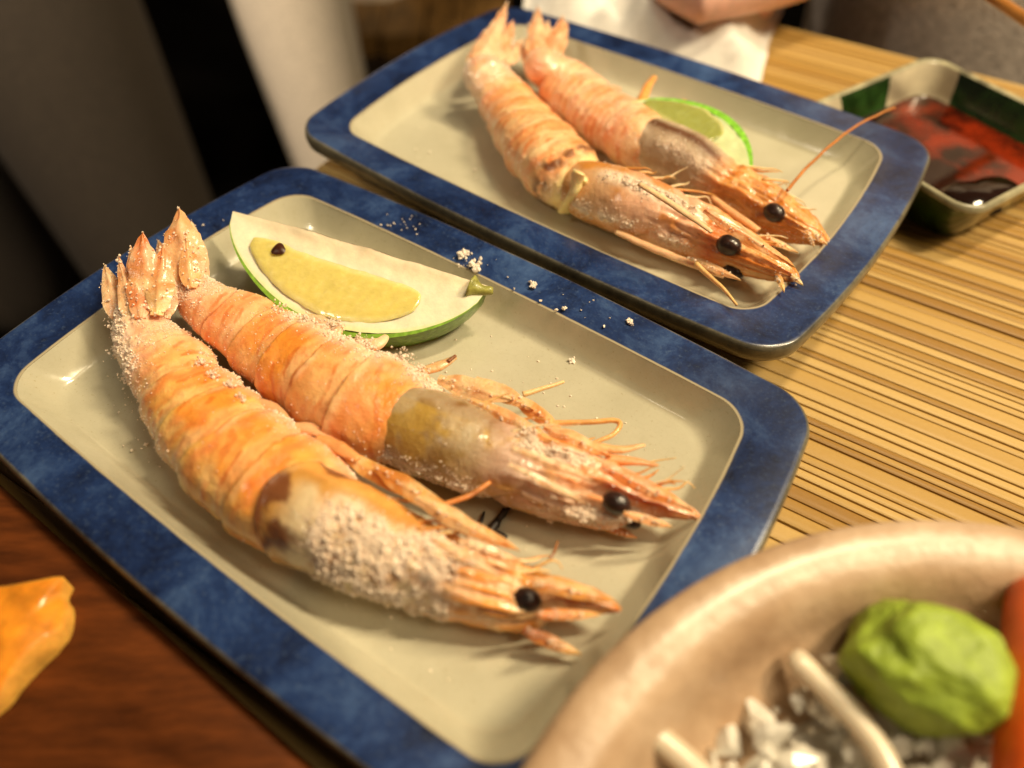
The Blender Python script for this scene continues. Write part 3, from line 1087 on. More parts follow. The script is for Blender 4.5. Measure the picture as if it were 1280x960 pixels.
def headC(S, T, X, seed, strk, ridge):       # orange brown behind, white crest, orange in front
    n = fbm(X, 120, seed + 50, 4)
    m = fbm(X, 60, seed + 51, 3)
    c = mixc(np.tile(np.array([0.62, 0.26, 0.05]), (*S.shape, 1)), np.array([0.66, 0.38, 0.19]), sst(0.45, 0.65, m))
    p = mixc(np.tile(np.array([0.78, 0.44, 0.28]), (*S.shape, 1)), np.array([0.66, 0.27, 0.08]), sst(0.42, 0.60, n))
    c = mixc(c, p, sst(0.16, 0.34, S))
    c = mixc(c, np.array([0.93, 0.76, 0.58]), 0.95 * np.exp(-((T - 1.80) / 0.24) ** 2) * sst(0.12, 0.22, S) * sst(0.62, 0.46, S))
    c = mixc(c, BURN * 1.5, 0.7 * sst(0.08, 0.02, S) * sst(0.45, 0.6, n))
    o = mixc(np.tile(np.array([0.84, 0.46, 0.19]), (*S.shape, 1)), np.array([0.76, 0.24, 0.035]), sst(-0.10, 0.14, strk))
    o = mixc(o, RED, 0.7 * np.exp(-((S - 0.66) / 0.05) ** 2) * (T > 1.6))
    return mixc(c, o, sst(0.50, 0.68, S))


def headD(S, T, X, seed, strk, ridge):       # grey glassy plate, charred upper edge, orange in front
    n = fbm(X, 120, seed + 50, 4)
    m = fbm(X, 60, seed + 51, 3)
    c = mixc(np.tile(np.array([0.46, 0.34, 0.23]), (*S.shape, 1)), np.array([0.62, 0.48, 0.35]), sst(0.40, 0.62, m))
    c = mixc(c, np.array([0.72, 0.52, 0.38]), 0.8 * np.exp(-((S - 0.03) / 0.02) ** 2))
    c = mixc(c, BURN * 1.1, 0.95 * np.exp(-((T - 1.62) / 0.24) ** 2) * sst(0.0, 0.08, S) * sst(0.54, 0.42, S) * sst(0.30, 0.44, n))
    o = mixc(np.tile(np.array([0.80, 0.42, 0.15]), (*S.shape, 1)), np.array([0.70, 0.23, 0.035]), sst(-0.10, 0.14, strk))
    o = mixc(o, np.array([0.52, 0.20, 0.04]), 0.6 * sst(0.5, 0.62, n))
    return mixc(c, o, sst(0.36, 0.54, S + 0.1 * (m - 0.5)))


def saltA(S, T, X):
    n = fbm(X, 90, 71, 3)
    tail = sst(0.34, 0.10, S) * (0.45 + 0.9 * sst(1.5, 2.8, T))
    edge = sst(1.0, 0.3, T) * sst(0.1, 0.3, S) * 0.5
    back = sst(2.3, 3.0, T) * 0.45 * sst(0.7, 0.4, S)
    hd = (S > 1) * sst(1.08, 1.18, S) * sst(1.58, 1.46, S) * sst(1.0, 1.9, T + 1.0 * (n - 0.5) + 0.6 * (S - 1.2)) * (0.55 + 0.9 * sst(0.35, 0.6, fbm(X, 210, 72, 3)))
    return np.clip(np.maximum.reduce([tail * (S < 1), edge * (S < 1), back * (S < 1), hd]) * sst(0.25, 0.5, n + 0.12) + 0.05 * (S < 1) * sst(0.40, 0.60, n), 0, 1)


def saltB(S, T, X):
    n = fbm(X, 90, 81, 3)
    edge = np.exp(-((T - 0.75) / 0.35) ** 2) * sst(0.30, 0.45, S) * 0.9 * (S < 1)
    tail = sst(0.22, 0.04, S) * 0.5
    hd = (S > 1) * (0.95 * np.exp(-((T - 2.9) / 0.38) ** 2) * sst(1.50, 1.60, S) * sst(1.92, 1.80, S)
                    + 0.9 * np.exp(-((T - 1.5 + 0.6 * (S - 1.4)) / 0.22) ** 2) * sst(1.36, 1.44, S) * sst(1.70, 1.60, S)
                    + 0.7 * np.exp(-((T - 3.2) / 0.3) ** 2) * sst(1.10, 1.0, S - 0.3))
    return np.clip(np.maximum.reduce([edge, tail * (S < 1), hd]) * sst(0.25, 0.5, n + 0.1) + 0.07 * (S < 1) * sst(0.45, 0.6, n), 0, 1)


def saltC(S, T, X):
    n = fbm(X, 90, 91, 3)
    tail = sst(0.25, 0.05, S) * 0.5 + 0.3 * sst(2.3, 3.0, T)
    hd = (S > 1) * (np.exp(-((T - 1.80 + 0.3 * (S - 1.3)) / 0.20) ** 2) * sst(1.14, 1.22, S) * sst(1.60, 1.48, S) + 0.6 * np.exp(-((T - 3.1) / 0.25) ** 2) * sst(1.62, 1.5, S))
    return np.clip(np.maximum(tail * (S < 1), hd) * sst(0.25, 0.5, n + 0.08), 0, 1)


def saltD(S, T, X):
    n = fbm(X, 90, 95, 3)
    hd = (S > 1) * (0.35 * np.exp(-((T - 2.2) / 0.25) ** 2) * sst(1.1, 1.2, S) * sst(1.5, 1.4, S))
    return np.clip(np.maximum(0.3 * (S < 1), hd) * sst(0.3, 0.55, n), 0, 1)


LEG = (0.80, 0.42, 0.18)
LEGP = (0.84, 0.52, 0.32)
# ---- prawn nearest the camera
abd1 = [(172, 384, 30, .0375), (176, 408, 39, .034), (190, 434, 50, .0285), (212, 464, 57, .0250), (236, 503, 66, F0), (265, 540, 75, F0), (294, 572, 81, F0), (327, 597, 84, F0),
        (358, 620, 84, F0), (394, 643, 80, F0), (425, 660, 74, F0)]
head1 = [(384, 642, 72, F0), (404, 652, 74, F0), (438, 666, 72, F0), (475, 684, 68, F0), (530, 708, 60, F0), (580, 727, 55, F0), (626, 741, 50, F0), (660, 749, 43, F0 + .001), (690, 745, 29, F0 + .006), (718, 748, 23, F0 + .008),
         (745, 753, 17, F0 + .009), (766, 759, 9, F0 + .010), (776, 763, 3, F0 + .011)]
PK = (0.86, 0.52, 0.36)
RO = (0.78, 0.22, 0.06)
bl1 = [((154, 406), (132, 335), 30, .042, .050, PK, (0.88, 0.66, 0.46), 0.12, 22, 9, 0.75), ((164, 400), (151, 324), 22, .046, .054, (0.88, 0.62, 0.42), (0.82, 0.42, 0.24)),
       ((176, 398), (166, 312), 26, .047, .056, RO, (0.86, 0.50, 0.28)), ((186, 396), (180, 294), 44, .045, .060, (0.88, 0.62, 0.32), (0.74, 0.17, 0.05), 0.12, 22, 9, 0.75),
       ((196, 394), (206, 308), 34, .047, .056, (0.90, 0.66, 0.36), (0.78, 0.26, 0.10), 0.12, 22, 9, 0.7), ((206, 398), (214, 322), 30, .042, .051, PK, (0.86, 0.56, 0.42), 0.12, 22, 9, 0.75)]
legs1 = [
         ('swimmeret', [(360, 532), (388, 536), (418, 552)], [5, 9, 4], .040, LEGP, 0.5),
         ('swimmeret', [(318, 500), (342, 510), (362, 530)], [5, 8, 4], .040, LEGP, 0.5),
         ('swimmeret', [(396, 548), (424, 560), (448, 574)], [6, 10, 5], .042, LEG, 0.5),
         ('feeler', [(660, 712), (686, 700), (697, 676)], [2.5, 2.2, 1.5], .034, (0.30, 0.13, 0.03), 1.0)]
eyes1 = [(660, 747, 16, -0.2)]
W7 = 'walking_leg'
sp1 = [(W7, (426, 566), (536, 628), 24, .040, .043, (0.86, 0.50, 0.20), (0.84, 0.40, 0.12), 0.0, 22, 9, 0.8), (W7, (470, 584), (582, 656), 26, .044, .044, (0.86, 0.42, 0.12), (0.86, 0.46, 0.16), 0.0, 22, 9, 0.8),
       (W7, (520, 622), (622, 680), 24, .048, .045, (0.88, 0.60, 0.36), (0.86, 0.46, 0.20), 0.0, 22, 9, 0.8), (W7, (556, 644), (650, 688), 18, .043, .041, (0.80, 0.36, 0.10), (0.86, 0.52, 0.24), 0.0, 22, 9, 0.85),
       (W7, (574, 676), (652, 704), 16, .050, .045, (0.88, 0.62, 0.44), (0.86, 0.50, 0.26), 0.0, 22, 9, 0.8), (W7, (540, 674), (628, 722), 14, .056, .051, (0.90, 0.66, 0.50), (0.88, 0.56, 0.34), 0.0, 22, 9, 0.8),
       ((655, 788), (727, 819), 18, .033, .0275, (0.66, 0.20, 0.05), (0.86, 0.58, 0.26), 0.05, 22, 9, 0.75),
       ((668, 726), (772, 752), 20, .047, .040, (0.72, 0.34, 0.08), (0.82, 0.44, 0.14), 0.0, 22, 9, 0.7),
       ((672, 768), (752, 768), 15, .044, .037, (0.74, 0.22, 0.04), (0.84, 0.50, 0.2), 0.0, 22, 9, 0.7)]
pr1, B1, H1 = prawn('nearest prawn, its head caked in white salt, lying along the front of the nearer plate', abd1, head1, 0.80,
                    {'lo': ORANGE, 'hi': CREAM, 'band': 0.65, 'head': headA, 'slim': 0.84, 'hslim': 0.90, 'burn_end': 0.55}, bl1, legs1, eyes1, sp1, saltA, (6500, 9000), 3, [(250, 446, .044, 10, 60), (268, 462, .046, 9, 60), (286, 478, .046, 8, 50), (152, 440, .036, 14, 120), (162, 470, .036, 10, 80), (148, 412, .040, 12, 90), (300, 496, .046, 7, 40)])
# ---- second prawn on the near plate
abd2 = [(236, 352, 20, .0375), (240, 364, 29, .036), (264, 386, 40, .030), (300, 408, 46, .026), (338, 434, 53, F0), (375, 457, 61, F0), (415, 485, 67, F0), (460, 508, 69, F0), (500, 523, 66, F0),
        (536, 540, 58, F0)]
head2 = [(506, 530, 52, F0), (520, 535, 57, F0), (545, 545, 60, F0), (582, 558, 59, F0), (625, 575, 55, F0), (675, 593, 52, F0), (725, 609, 49, F0), (766, 621, 44, F0 + .001), (800, 624, 28, F0 + .006), (826, 629, 19, F0 + .009),
         (850, 638, 11, F0 + .010), (866, 643, 6, F0 + .011), (873, 648, 2.5, F0 + .0115)]
bl2 = [((222, 376), (199, 304), 26, .042, .047, PK, (0.88, 0.62, 0.48), 0.12, 22, 9, 0.75), ((230, 364), (210, 312), 28, .044, .050, (0.86, 0.46, 0.24), (0.88, 0.62, 0.46)),
       ((236, 360), (225, 265), 50, .046, .058, (0.90, 0.68, 0.46), (0.80, 0.40, 0.20), 0.12, 22, 9, 0.8), ((240, 360), (232, 296), 24, .048, .055, (0.86, 0.50, 0.24), (0.84, 0.44, 0.22)),
       ((252, 362), (240, 282), 30, .041, .048, PK, (0.90, 0.72, 0.56), 0.12, 22, 9, 0.8)]
legs2 = [
         ('feeler', [(654, 493), (678, 486), (705, 477)], [4, 3, 2], .037, (0.90, 0.66, 0.38), 1.0),
         ('feeler', [(686, 530), (728, 528), (766, 526), (775, 531), (764, 544), (738, 554)], [4.5, 3.5, 3.5, 3.5, 3, 2.5], .038, (0.84, 0.48, 0.18), 1.0),
         ('walking_leg', [(735, 556), (775, 562), (806, 556)], [7, 6, 2], .041, (0.86, 0.55, 0.30), 0.6),
         ('walking_leg', [(756, 572), (794, 577), (822, 581)], [7, 6, 2], .040, (0.84, 0.46, 0.24), 0.6),
         ('walking_leg', [(548, 632), (585, 620), (612, 602)], [3, 4, 3], .040, (0.74, 0.30, 0.08), 0.8),
         ('swimmeret', [(376, 398), (398, 404), (424, 418)], [7, 12, 6], .040, (0.86, 0.66, 0.5), 0.6),
         ('swimmeret', [(440, 428), (470, 430), (484, 420)], [6, 10, 4], .039, (0.86, 0.66, 0.5), 0.6),
         ('swimmeret', [(520, 466), (548, 458), (570, 446)], [6, 8, 3], .039, (0.82, 0.56, 0.34), 0.6),
         ('swimmeret', [(560, 452), (570, 444)], [3, 2], .040, (0.25, 0.10, 0.03), 0.8)]
eyes2 = [(773, 626, 14.5, -0.15), (791, 659, 9, -0.1)]
sp2 = [(W7, (548, 474), (640, 500), 30, .042, .043, (0.88, 0.62, 0.42), (0.88, 0.56, 0.34), 0.0, 22, 9, 0.8), (W7, (594, 474), (668, 512), 22, .041, .042, (0.90, 0.62, 0.40), (0.86, 0.46, 0.22), 0.0, 22, 9, 0.8),
       (W7, (640, 494), (706, 542), 20, .041, .040, (0.84, 0.40, 0.14), (0.86, 0.48, 0.20), 0.0, 22, 9, 0.8), (W7, (588, 500), (700, 556), 20, .046, .045, (0.86, 0.50, 0.26), (0.86, 0.48, 0.22), 0.0, 22, 9, 0.8),
       (W7, (680, 534), (764, 570), 20, .043, .042, (0.88, 0.55, 0.32), (0.86, 0.48, 0.24), 0.0, 22, 9, 0.8), (W7, (640, 560), (742, 600), 12, .058, .053, (0.92, 0.70, 0.54), (0.90, 0.62, 0.44), 0.0, 22, 9, 0.8),
       (W7, (636, 580), (735, 630), 10, .058, .052, (0.92, 0.70, 0.54), (0.88, 0.58, 0.40), 0.0, 22, 9, 0.8),
       ((780, 641), (842, 659), 13, .042, .036, (0.86, 0.44, 0.22), (0.88, 0.56, 0.32), 0.0, 22, 9, 0.8),
       ((752, 582), (868, 640), 22, .050, .040, (0.80, 0.26, 0.08), (0.82, 0.36, 0.12), 0.05, 22, 9, 0.7),
       ((740, 652), (797, 672), 12, .030, .028, (0.84, 0.56, 0.4), (0.74, 0.34, 0.12), 0.0, 22, 9, 0.8)]
pr2, B2, H2 = prawn('prawn beside the pale lime wedge, grey brown see-through plate behind its head', abd2, head2, 0.82,
                    {'lo': ORANGE, 'hi': np.array([0.90, 0.48, 0.18]), 'band': 0.6, 'head': headB}, bl2, legs2, eyes2, sp2, saltB, (6500, 6000), 23, [(384, 402, .044, 13, 110), (410, 412, .043, 15, 160), (424, 408, .041, 9, 60), (446, 432, .044, 10, 80), (466, 436, .043, 12, 120), (500, 452, .044, 13, 120), (528, 462, .043, 11, 90), (352, 386, .043, 9, 60), (690, 650, .027, 10, 70), (660, 516, .054, 12, 110), (676, 522, .054, 9, 70)])
# ---- prawns on the far plate
Z2 = F0 - 0.0012
abd3 = [(606, 84, 26, .037), (609, 95, 31, .034), (622, 114, 34, .028), (640, 140, 38, F0), (659, 168, 44, F0), (682, 194, 48, F0), (704, 217, 46, F0), (722, 232, 41, F0), (732, 239, 36, F0)]
head3 = [(722, 232, 30, F0), (730, 236, 38, F0), (752, 243, 43, F0), (784, 254, 45, F0), (822, 269, 43, F0), (857, 284, 39, F0), (888, 298, 35, F0), (920, 312, 30, F0 + .002), (950, 326, 24, F0 + .005), (975, 337, 17, F0 + .008), (990, 345, 9, F0 + .009),
         (997, 350, 3, F0 + .0095)]
bl3 = [((596, 82), (634, 10), 26, .044, .052, PK, (0.86, 0.55, 0.40)), ((612, 78), (640, 32), 34, .043, .046, (0.88, 0.60, 0.44), (0.82, 0.40, 0.24)),
       ((592, 88), (606, 42), 24, .042, .046, PK, (0.84, 0.50, 0.38)), ((632, 80), (652, 52), 20, .041, .042, PK, (0.88, 0.62, 0.46))]
legs3 = [('feeler', [(870, 330), (890, 348), (908, 366), (921, 381)], [3.5, 3, 2.5, 1.6], .037, (0.86, 0.60, 0.30), 1.0),
         ('walking_leg', [(770, 290), (820, 312), (870, 332), (905, 346)], [4, 6, 6, 3], .033, (0.84, 0.60, 0.42), 0.6),
         ('walking_leg', [(800, 230), (850, 262), (890, 290)], [4, 5, 3], .060, (0.90, 0.72, 0.52), 0.6)]
eyes3 = [(908, 308, 13, 0.0), (910, 348, 11, -0.3)]
sp3 = [((862, 322), (926, 350), 11, .036, .036, (0.80, 0.58, 0.40), (0.86, 0.66, 0.46), 0.0, 22, 9, 0.8), ((970, 338), (980, 365), 8, .037, .036, (0.86, 0.48, 0.16), (0.9, 0.6, 0.3), 0.0, 22, 9, 0.8),
       ((986, 340), (1004, 357), 8, .037, .036, (0.86, 0.48, 0.16), (0.9, 0.6, 0.3), 0.0, 22, 9, 0.8), ((880, 262), (994, 334), 18, .054, .043, (0.84, 0.34, 0.14), (0.84, 0.40, 0.14), 0.0, 22, 9, 0.7)]
pr3, B3, H3 = prawn('prawn on the farther plate with a gap between head and tail baring pale meat', abd3, head3, 0.82,
                    {'lo': np.array([0.86, 0.46, 0.22]), 'hi': np.array([0.92, 0.62, 0.32]), 'band': 0.5, 'head': headC, 'open_end': 1, 'arc': 0.003, 'pinktail': 0.85}, bl3, legs3, eyes3, sp3, saltC, (3500, 4500), 43)
# pale meat showing where the shell has parted
mb = MB()
mc = at(712, 240, .043)
for k, (p_a, p_b, p_c, r) in enumerate((((724, 216, .050), (716, 240, .042), (704, 262, .030), 8), ((730, 222, .046), (722, 244, .038), (710, 262, .029), 7))):
    pth = smooth_path(np.array([at(*p_a), at(*p_b), at(*p_c)]), 22)
    pth = pth + 0.0016 * np.stack([fbm(pth, 150, 77 + q, 2) - 0.5 for q in range(3)], 1)
    g = fbm(pth, 200, 60 + k, 3)[:, None]
    tube_mesh(mb, pth, r / F_PX * 0.33 * (0.7 + 0.6 * fbm(pth, 260, 90 + k, 2)), 14, np.array([0.92, 0.72, 0.34]) * (0.8 + 0.35 * g), 0.6)
mb.build('meat', M['meat'], pr3)
abd4 = [(676, 74, 20, .037), (679, 83, 27, .035), (694, 96, 33, .028), (714, 117, 37, F0), (744, 140, 39, F0), (775, 160, 41, F0), (803, 178, 42, F0), (826, 190, 38, F0)]
head4 = [(806, 178, 34, F0), (814, 182, 39, F0), (832, 190, 41, F0), (864, 204, 41, F0), (896, 228, 38, F0), (928, 246, 36, F0), (960, 264, 33, F0), (988, 279, 26, F0 + .003), (1012, 291, 18, F0 + .006), (1028, 300, 9, F0 + .007), (1037, 305, 3, F0 + .008)]
bl4 = [((668, 74), (672, 14), 26, .043, .049, PK, (0.86, 0.56, 0.42)), ((682, 72), (684, 30), 24, .041, .044, (0.90, 0.68, 0.52), (0.88, 0.60, 0.44)), ((690, 70), (704, 24), 30, .042, .048, PK, (0.84, 0.44, 0.28)),
       ((660, 80), (656, 52), 16, .040, .043, PK, (0.88, 0.62, 0.5))]
legs4 = [('antenna', [(984, 238), (1010, 208), (1045, 176), (1080, 152), (1118, 135)], [2.2, 2.0, 1.8, 1.6, 1.4], .046, (0.52, 0.22, 0.05), 1.0),
         ('walking_leg', [(800, 132), (808, 112), (818, 96)], [7, 6, 4], .040, (0.86, 0.46, 0.16), 0.6),
         ('walking_leg', [(828, 152), (840, 136), (856, 126)], [7, 7, 3], .040, (0.82, 0.40, 0.12), 0.6),
         ('walking_leg', [(890, 246), (920, 268), (948, 288)], [4, 6, 5], .038, (0.78, 0.50, 0.30), 0.6),
         ('swimmeret', [(748, 118), (764, 110), (776, 112)], [5, 5, 3], .038, (0.88, 0.62, 0.46), 0.6)]
eyes4 = [(965, 268, 11.5, 0.0)]
sp4 = [((950, 294), (998, 316), 9, .038, .036, (0.80, 0.52, 0.30), (0.86, 0.62, 0.38), 0.0, 22, 9, 0.8), ((1008, 288), (1018, 308), 7, .040, .037, (0.86, 0.5, 0.2), (0.9, 0.62, 0.34), 0.0, 22, 9, 0.8),
       ((1014, 290), (1034, 306), 8, .040, .038, (0.86, 0.5, 0.2), (0.9, 0.62, 0.34), 0.0, 22, 9, 0.8)]
pr4, B4, H4 = prawn('prawn in front of the green lime wedge, charred upper edge, one long feeler', abd4, head4, 0.84,
                    {'lo': np.array([0.86, 0.48, 0.26]), 'hi': np.array([0.92, 0.62, 0.36]), 'band': 0.4, 'head': headD, 'burn_end': 0.5, 'pinktail': 0.7}, bl4, legs4, eyes4, sp4, saltD, (2500, 2000), 63)


# ------------------------------------------------------------------ lime wedges
def lime(label, A, B, Mid, wedge, pulp_rng, seed, rindc=(1, 1, 1), stub=False, pulpc=(1, 1, 1), pithc=(1, 1, 1), seedspot=None, bulge=0.62, pith=0.17, skew=1.0, rth=0.075):
    A, B, Mid = (np.asarray(q, float) for q in (A, B, Mid))
    ax = nz(B - A)
    L = np.linalg.norm(B - A)
    rv = Mid - (A + ax * ((Mid - A) @ ax))
    R = np.linalg.norm(rv)
    e1 = rv / R
    e2 = np.cross(ax, e1)            # turning from the seen face into the wedge
    view = nz(CAM - Mid)
    if e2 @ view > 0:
        e2 = -e2
    root = thing('lime_wedge', Mid, label, 'lime wedge')
    nx, nr = 60, 26
    xs = np.linspace(0, 1, nx)

    def Rp(x):
        return R * np.maximum(np.sin(np.pi * np.clip(x, 0, 1) ** skew), 0) ** bulge
    # rind
    mb = MB()
    nphi = 22
    ph = np.linspace(0, wedge, nphi)
    X_, PH = np.meshgrid(xs, ph, indexing='ij')
    base = A + ax * (X_ * L)[..., None]
    rad = Rp(X_)
    V = base + (rad * np.cos(PH))[..., None] * e1 + (rad * np.sin(PH))[..., None] * e2
    V = V + 0.0004 * nz(V - base) * (fbm(V, 300, seed, 3) - 0.5)[..., None]
    g = fbm(V, 130, seed + 1, 3)
    c = np.asarray(rindc) * (0.75 + 0.5 * g)[..., None]
    mb.add(V.reshape(-1, 3), grid_faces(nx, nphi, False), c.reshape(-1, 3))
    # rind thickness shown at the cut: a band on both faces
    fin = 1 - rth
    for phi in (0.0, wedge):
        d = math.cos(phi) * e1 + math.sin(phi) * e2
        bs = A + ax * (xs * L)[:, None]
        V = np.concatenate([bs + (Rp(xs) * fin)[:, None] * d, bs + Rp(xs)[:, None] * d])
        f = [(k, k + 1, nx + k + 1, nx + k) for k in range(nx - 1)]
        mb.add(V, f, np.tile(np.asarray(rindc) * 1.5, (2 * nx, 1)))
    mb.build('rind', M['rind'], root)
    # the two cut faces
    mb = MB()
    for phi in (0.0, wedge):
        d = math.cos(phi) * e1 + math.sin(phi) * e2
        nrm = nz(np.cross(ax, d)) * (-1 if phi == 0 else 1)
        if phi == 0 and nrm @ view < 0:
            nrm = -nrm
        rr = np.linspace(0, fin, nr)
        X2, RR = np.meshgrid(xs, rr, indexing='ij')
        V = A + ax * (X2 * L)[..., None] + (Rp(X2) * RR)[..., None] * d
        h = (fbm(V, 160, seed + 3, 4) - 0.5) * 0.0024 * np.sin(np.pi * X2)
        # the white core stands a little proud and ragged
        h = h + 0.0020 * np.sin(np.pi * X2) * np.exp(-(RR / 0.09) ** 2) * (0.4 + 1.2 * fbm(V, 220, seed + 5, 3))
        V = V + nrm * h[..., None]
        g = fbm(V, 90, seed + 4, 3)
        c = np.array([1, 1, 1]) * (0.82 + 0.26 * g)[..., None]
        c = mixc(c, np.array([1.06, 0.93, 0.86]), 0.7 * sst(0.30, 0.10, RR))
        c = c * np.asarray(pithc)
        c = mixc(c, np.array([0.80, 0.98, 0.50]), 0.55 * sst(0.86, 0.93, RR))
        mb.add(V.reshape(-1, 3), grid_faces(nx, nr, False), c.reshape(-1, 3))
    mb.build('pith', M['pith'], root)
    # juicy flesh, a shallow pillow lying in the seen face
    mb = MB()
    d = e1
    nrm = nz(np.cross(ax, d))
    if nrm @ view < 0:
        nrm = -nrm
    x0, x1 = pulp_rng
    n2, m2 = 120, 40
    u = np.linspace(0, 1, n2)
    w = np.linspace(0, 1, m2)
    Ug, Wg = np.meshgrid(u, w, indexing='ij')
    xx = x0 + (x1 - x0) * Ug
    shape = np.maximum(1 - np.abs(2 * Ug - 1) ** 3.4, 0) ** 0.30
    lo_ = pith
    hi_ = 0.83 - 0.03 * np.cos(2 * np.pi * Ug)
    mid = 0.5 * (lo_ + hi_)
    half = 0.5 * (hi_ - lo_) * shape
    rr = mid + half * (2 * Wg - 1) * (1 + 0.22 * (fbm(np.stack([Ug, np.round(Wg), Ug * 0], -1), 7, seed + 8, 3) - 0.5))
    V = A + ax * (xx * L)[..., None] + (Rp(xx) * rr)[..., None] * d
    pil = np.clip(1 - (2 * Wg - 1) ** 6, 0, 1) * shape ** 0.3
    V = V + nrm * (0.0010 * pil - 0.0002 + 0.0004 * (fbm(np.stack([Ug * 26 + 1.5 * Wg, Wg * 2.2, Ug * 0], -1), 1.6, seed + 12, 3) - 0.5) * pil + 0.0006)[..., None]
    g = fbm(V, 120, seed + 10, 3)
    ves = fbm(np.stack([Ug * 26 + 1.5 * Wg, Wg * 2.2, Ug * 0], -1), 1.6, seed + 12, 3)
    c = np.asarray(pulpc) * (0.86 + 0.12 * g + 0.14 * ves)[..., None]
    c = mixc(c, np.array([1.12, 1.25, 1.9]), 0.7 * sst(0.66, 1.0, np.abs(2 * Wg - 1)))
    mb.add(V.reshape(-1, 3), grid_faces(n2, m2, False), c.reshape(-1, 3))
    mb.build('pulp', M['pulp'], root)
    if seedspot is not None:
        x, r = seedspot
        p = A + ax * x * L + d * (Rp(np.array(x)) * r) + nrm * 0.0022
        mb = MB()
        th = np.linspace(0, 2 * np.pi, 18, endpoint=False)
        rad = 0.0026 * (1 + 0.12 * np.sin(3 * th + 1))
        ring = p + rad[:, None] * (np.cos(th)[:, None] * ax + np.sin(th)[:, None] * d)
        ring2 = p + nrm * 0.0008 + 0.6 * rad[:, None] * (np.cos(th)[:, None] * ax + np.sin(th)[:, None] * d)
        mb.add(np.concatenate([ring, ring2, [p + nrm * 0.0009]]), [(j, (j + 1) % 18, 18 + (j + 1) % 18, 18 + j) for j in range(18)] + [(18 + j, 18 + (j + 1) % 18, 36) for j in range(18)])
        mb.build('seed', M['seed'], root)
    if stub:
        mb = MB()
        e = B - ax * 0.006 + e1 * 0.0022
        pth = smooth_path(np.array([e, e + ax * 0.004 + e1 * 0.0002, e + ax * 0.0078 - e1 * 0.0010]), 9)
        tube_mesh(mb, pth, np.array([0.0046, 0.0038, 0.0029, 0.0023, 0.0020, 0.0018, 0.0017, 0.0016, 0.0012]), 12, np.tile([[2.4, 1.25, 2.6]], (9, 1)))
        mb.build('stem', M['rind'], root)
    return root


lime('pale lime wedge with a brown spot on its cut face, on the nearer plate', at(291, 264, RIM + .012), at(612, 358, RIM + .006), at(486, 439, FLOOR_Z + .0095), 1.1, (0.13, 0.80), 5, stub=True, seedspot=(0.25, 0.40), bulge=0.52, pith=0.25, skew=1.12, rth=0.06)
lime('bright green lime wedge half hidden behind the prawns on the farther plate', at(788, 128, RIM + .010), at(926, 236, RIM + .003), at(898, 136, RIM + .010), 0.7, (0.06, 0.60), 15, rindc=(1.1, 1.45, 0.9),
     pulpc=(0.46, 0.58, 0.5), pithc=(0.70, 0.82, 0.60), bulge=0.6, pith=0.15, rth=0.13)

# ------------------------------------------------------------------ loose salt and burnt bits
for k, (x, y, r, lab) in enumerate([(581, 319, 6.5, 'larger salt clump on the near plate rim above the lime stem, farther of two'), (595, 333, 7, 'larger salt clump on the near plate rim beside the lime stem, nearer of two'),
                                   (665, 357, 4.5, 'small white salt crumb alone on the middle of the near plate rim'), (706, 386, 3, 'tiny salt crumb on the near plate rim right of the middle crumb'),
                                   (788, 403, 4, 'small salt crumb on the near plate rim close to the far plate corner'), (716, 452, 4.5, 'pale salt crumb on the well of the near plate right of the lime')]):
    z = RIM if y < 420 else FLOOR_Z + .0004
    c = at(x, y, z)
    mb = MB()
    rw = r / F_PX * float((c - CAM) @ FWD)
    n = 26
    q = RNG.normal(size=(n, 3)) * np.array([0.55, 0.55, 0.28]) * rw
    q[:, 2] = np.abs(q[:, 2])
    grains(mb, c + q + np.array([0, 0, 0.15 * rw]), rw * (0.22 + 0.3 * RNG.random(n)), (1, 0.97, 0.92), 0.1)
    o = mb.build('salt_clump', M['salt'], None, smooth=False)
    tag(o, lab, 'salt clump', 'salt clumps on the near plate')
mb = MB()
pts, sz = [], []
for (x, y, sx, sy, n, z) in [(590, 330, 14, 10, 26, RIM), (500, 282, 16, 8, 22, RIM), (700, 385, 60, 20, 26, RIM), (640, 520, 130, 50, 70, FLOOR_Z), (450, 800, 90, 40, 40, FLOOR_Z), (165, 520, 20, 50, 50, FLOOR_Z + .001),
                             (560, 210, 60, 40, 40, FLOOR_Z), (320, 690, 60, 40, 30, FLOOR_Z), (180, 315, 60, 20, 18, RIM), (590, 700, 60, 30, 30, FLOOR_Z)]:
    for k in range(n):
        p = at(x + RNG.normal() * sx, y + RNG.normal() * sy, z)
        pts.append(p)
        sz.append(0.00018 + 0.00035 * RNG.random() ** 2)
sz = np.array(sz)
pts = np.array(pts)
# drop the grains that would hang outside their surface
loc = []
for (cx, cy, th) in ((-0.0466, 0.1636, -0.637092), (0.04532, 0.3164, -0.662082)):
    c, s = math.cos(th), math.sin(th)
    dx, dy = pts[:, 0] - cx, pts[:, 1] - cy
    loc.append((dx * c + dy * s, -dx * s + dy * c))
ok = np.zeros(len(pts), bool)
for lx, ly in loc:
    on_well = (np.abs(lx) < 0.092) & (np.abs(ly) < 0.056) & (pts[:, 2] < RIM - 0.005)
    on_rim = (np.abs(lx) < 0.119) & (np.abs(ly) < 0.081) & ~((np.abs(lx) < 0.104) & (np.abs(ly) < 0.066)) & (pts[:, 2] > RIM - 0.005)
    ok |= on_well | on_rim
grains(mb, pts[ok], sz[ok], (1, 0.96, 0.88), 0.15)
o = mb.build('salt_grains', M['salt'], None, smooth=False)
tag(o, 'loose salt grains strewn over both plates', 'salt', None, 'stuff')
mb = MB()
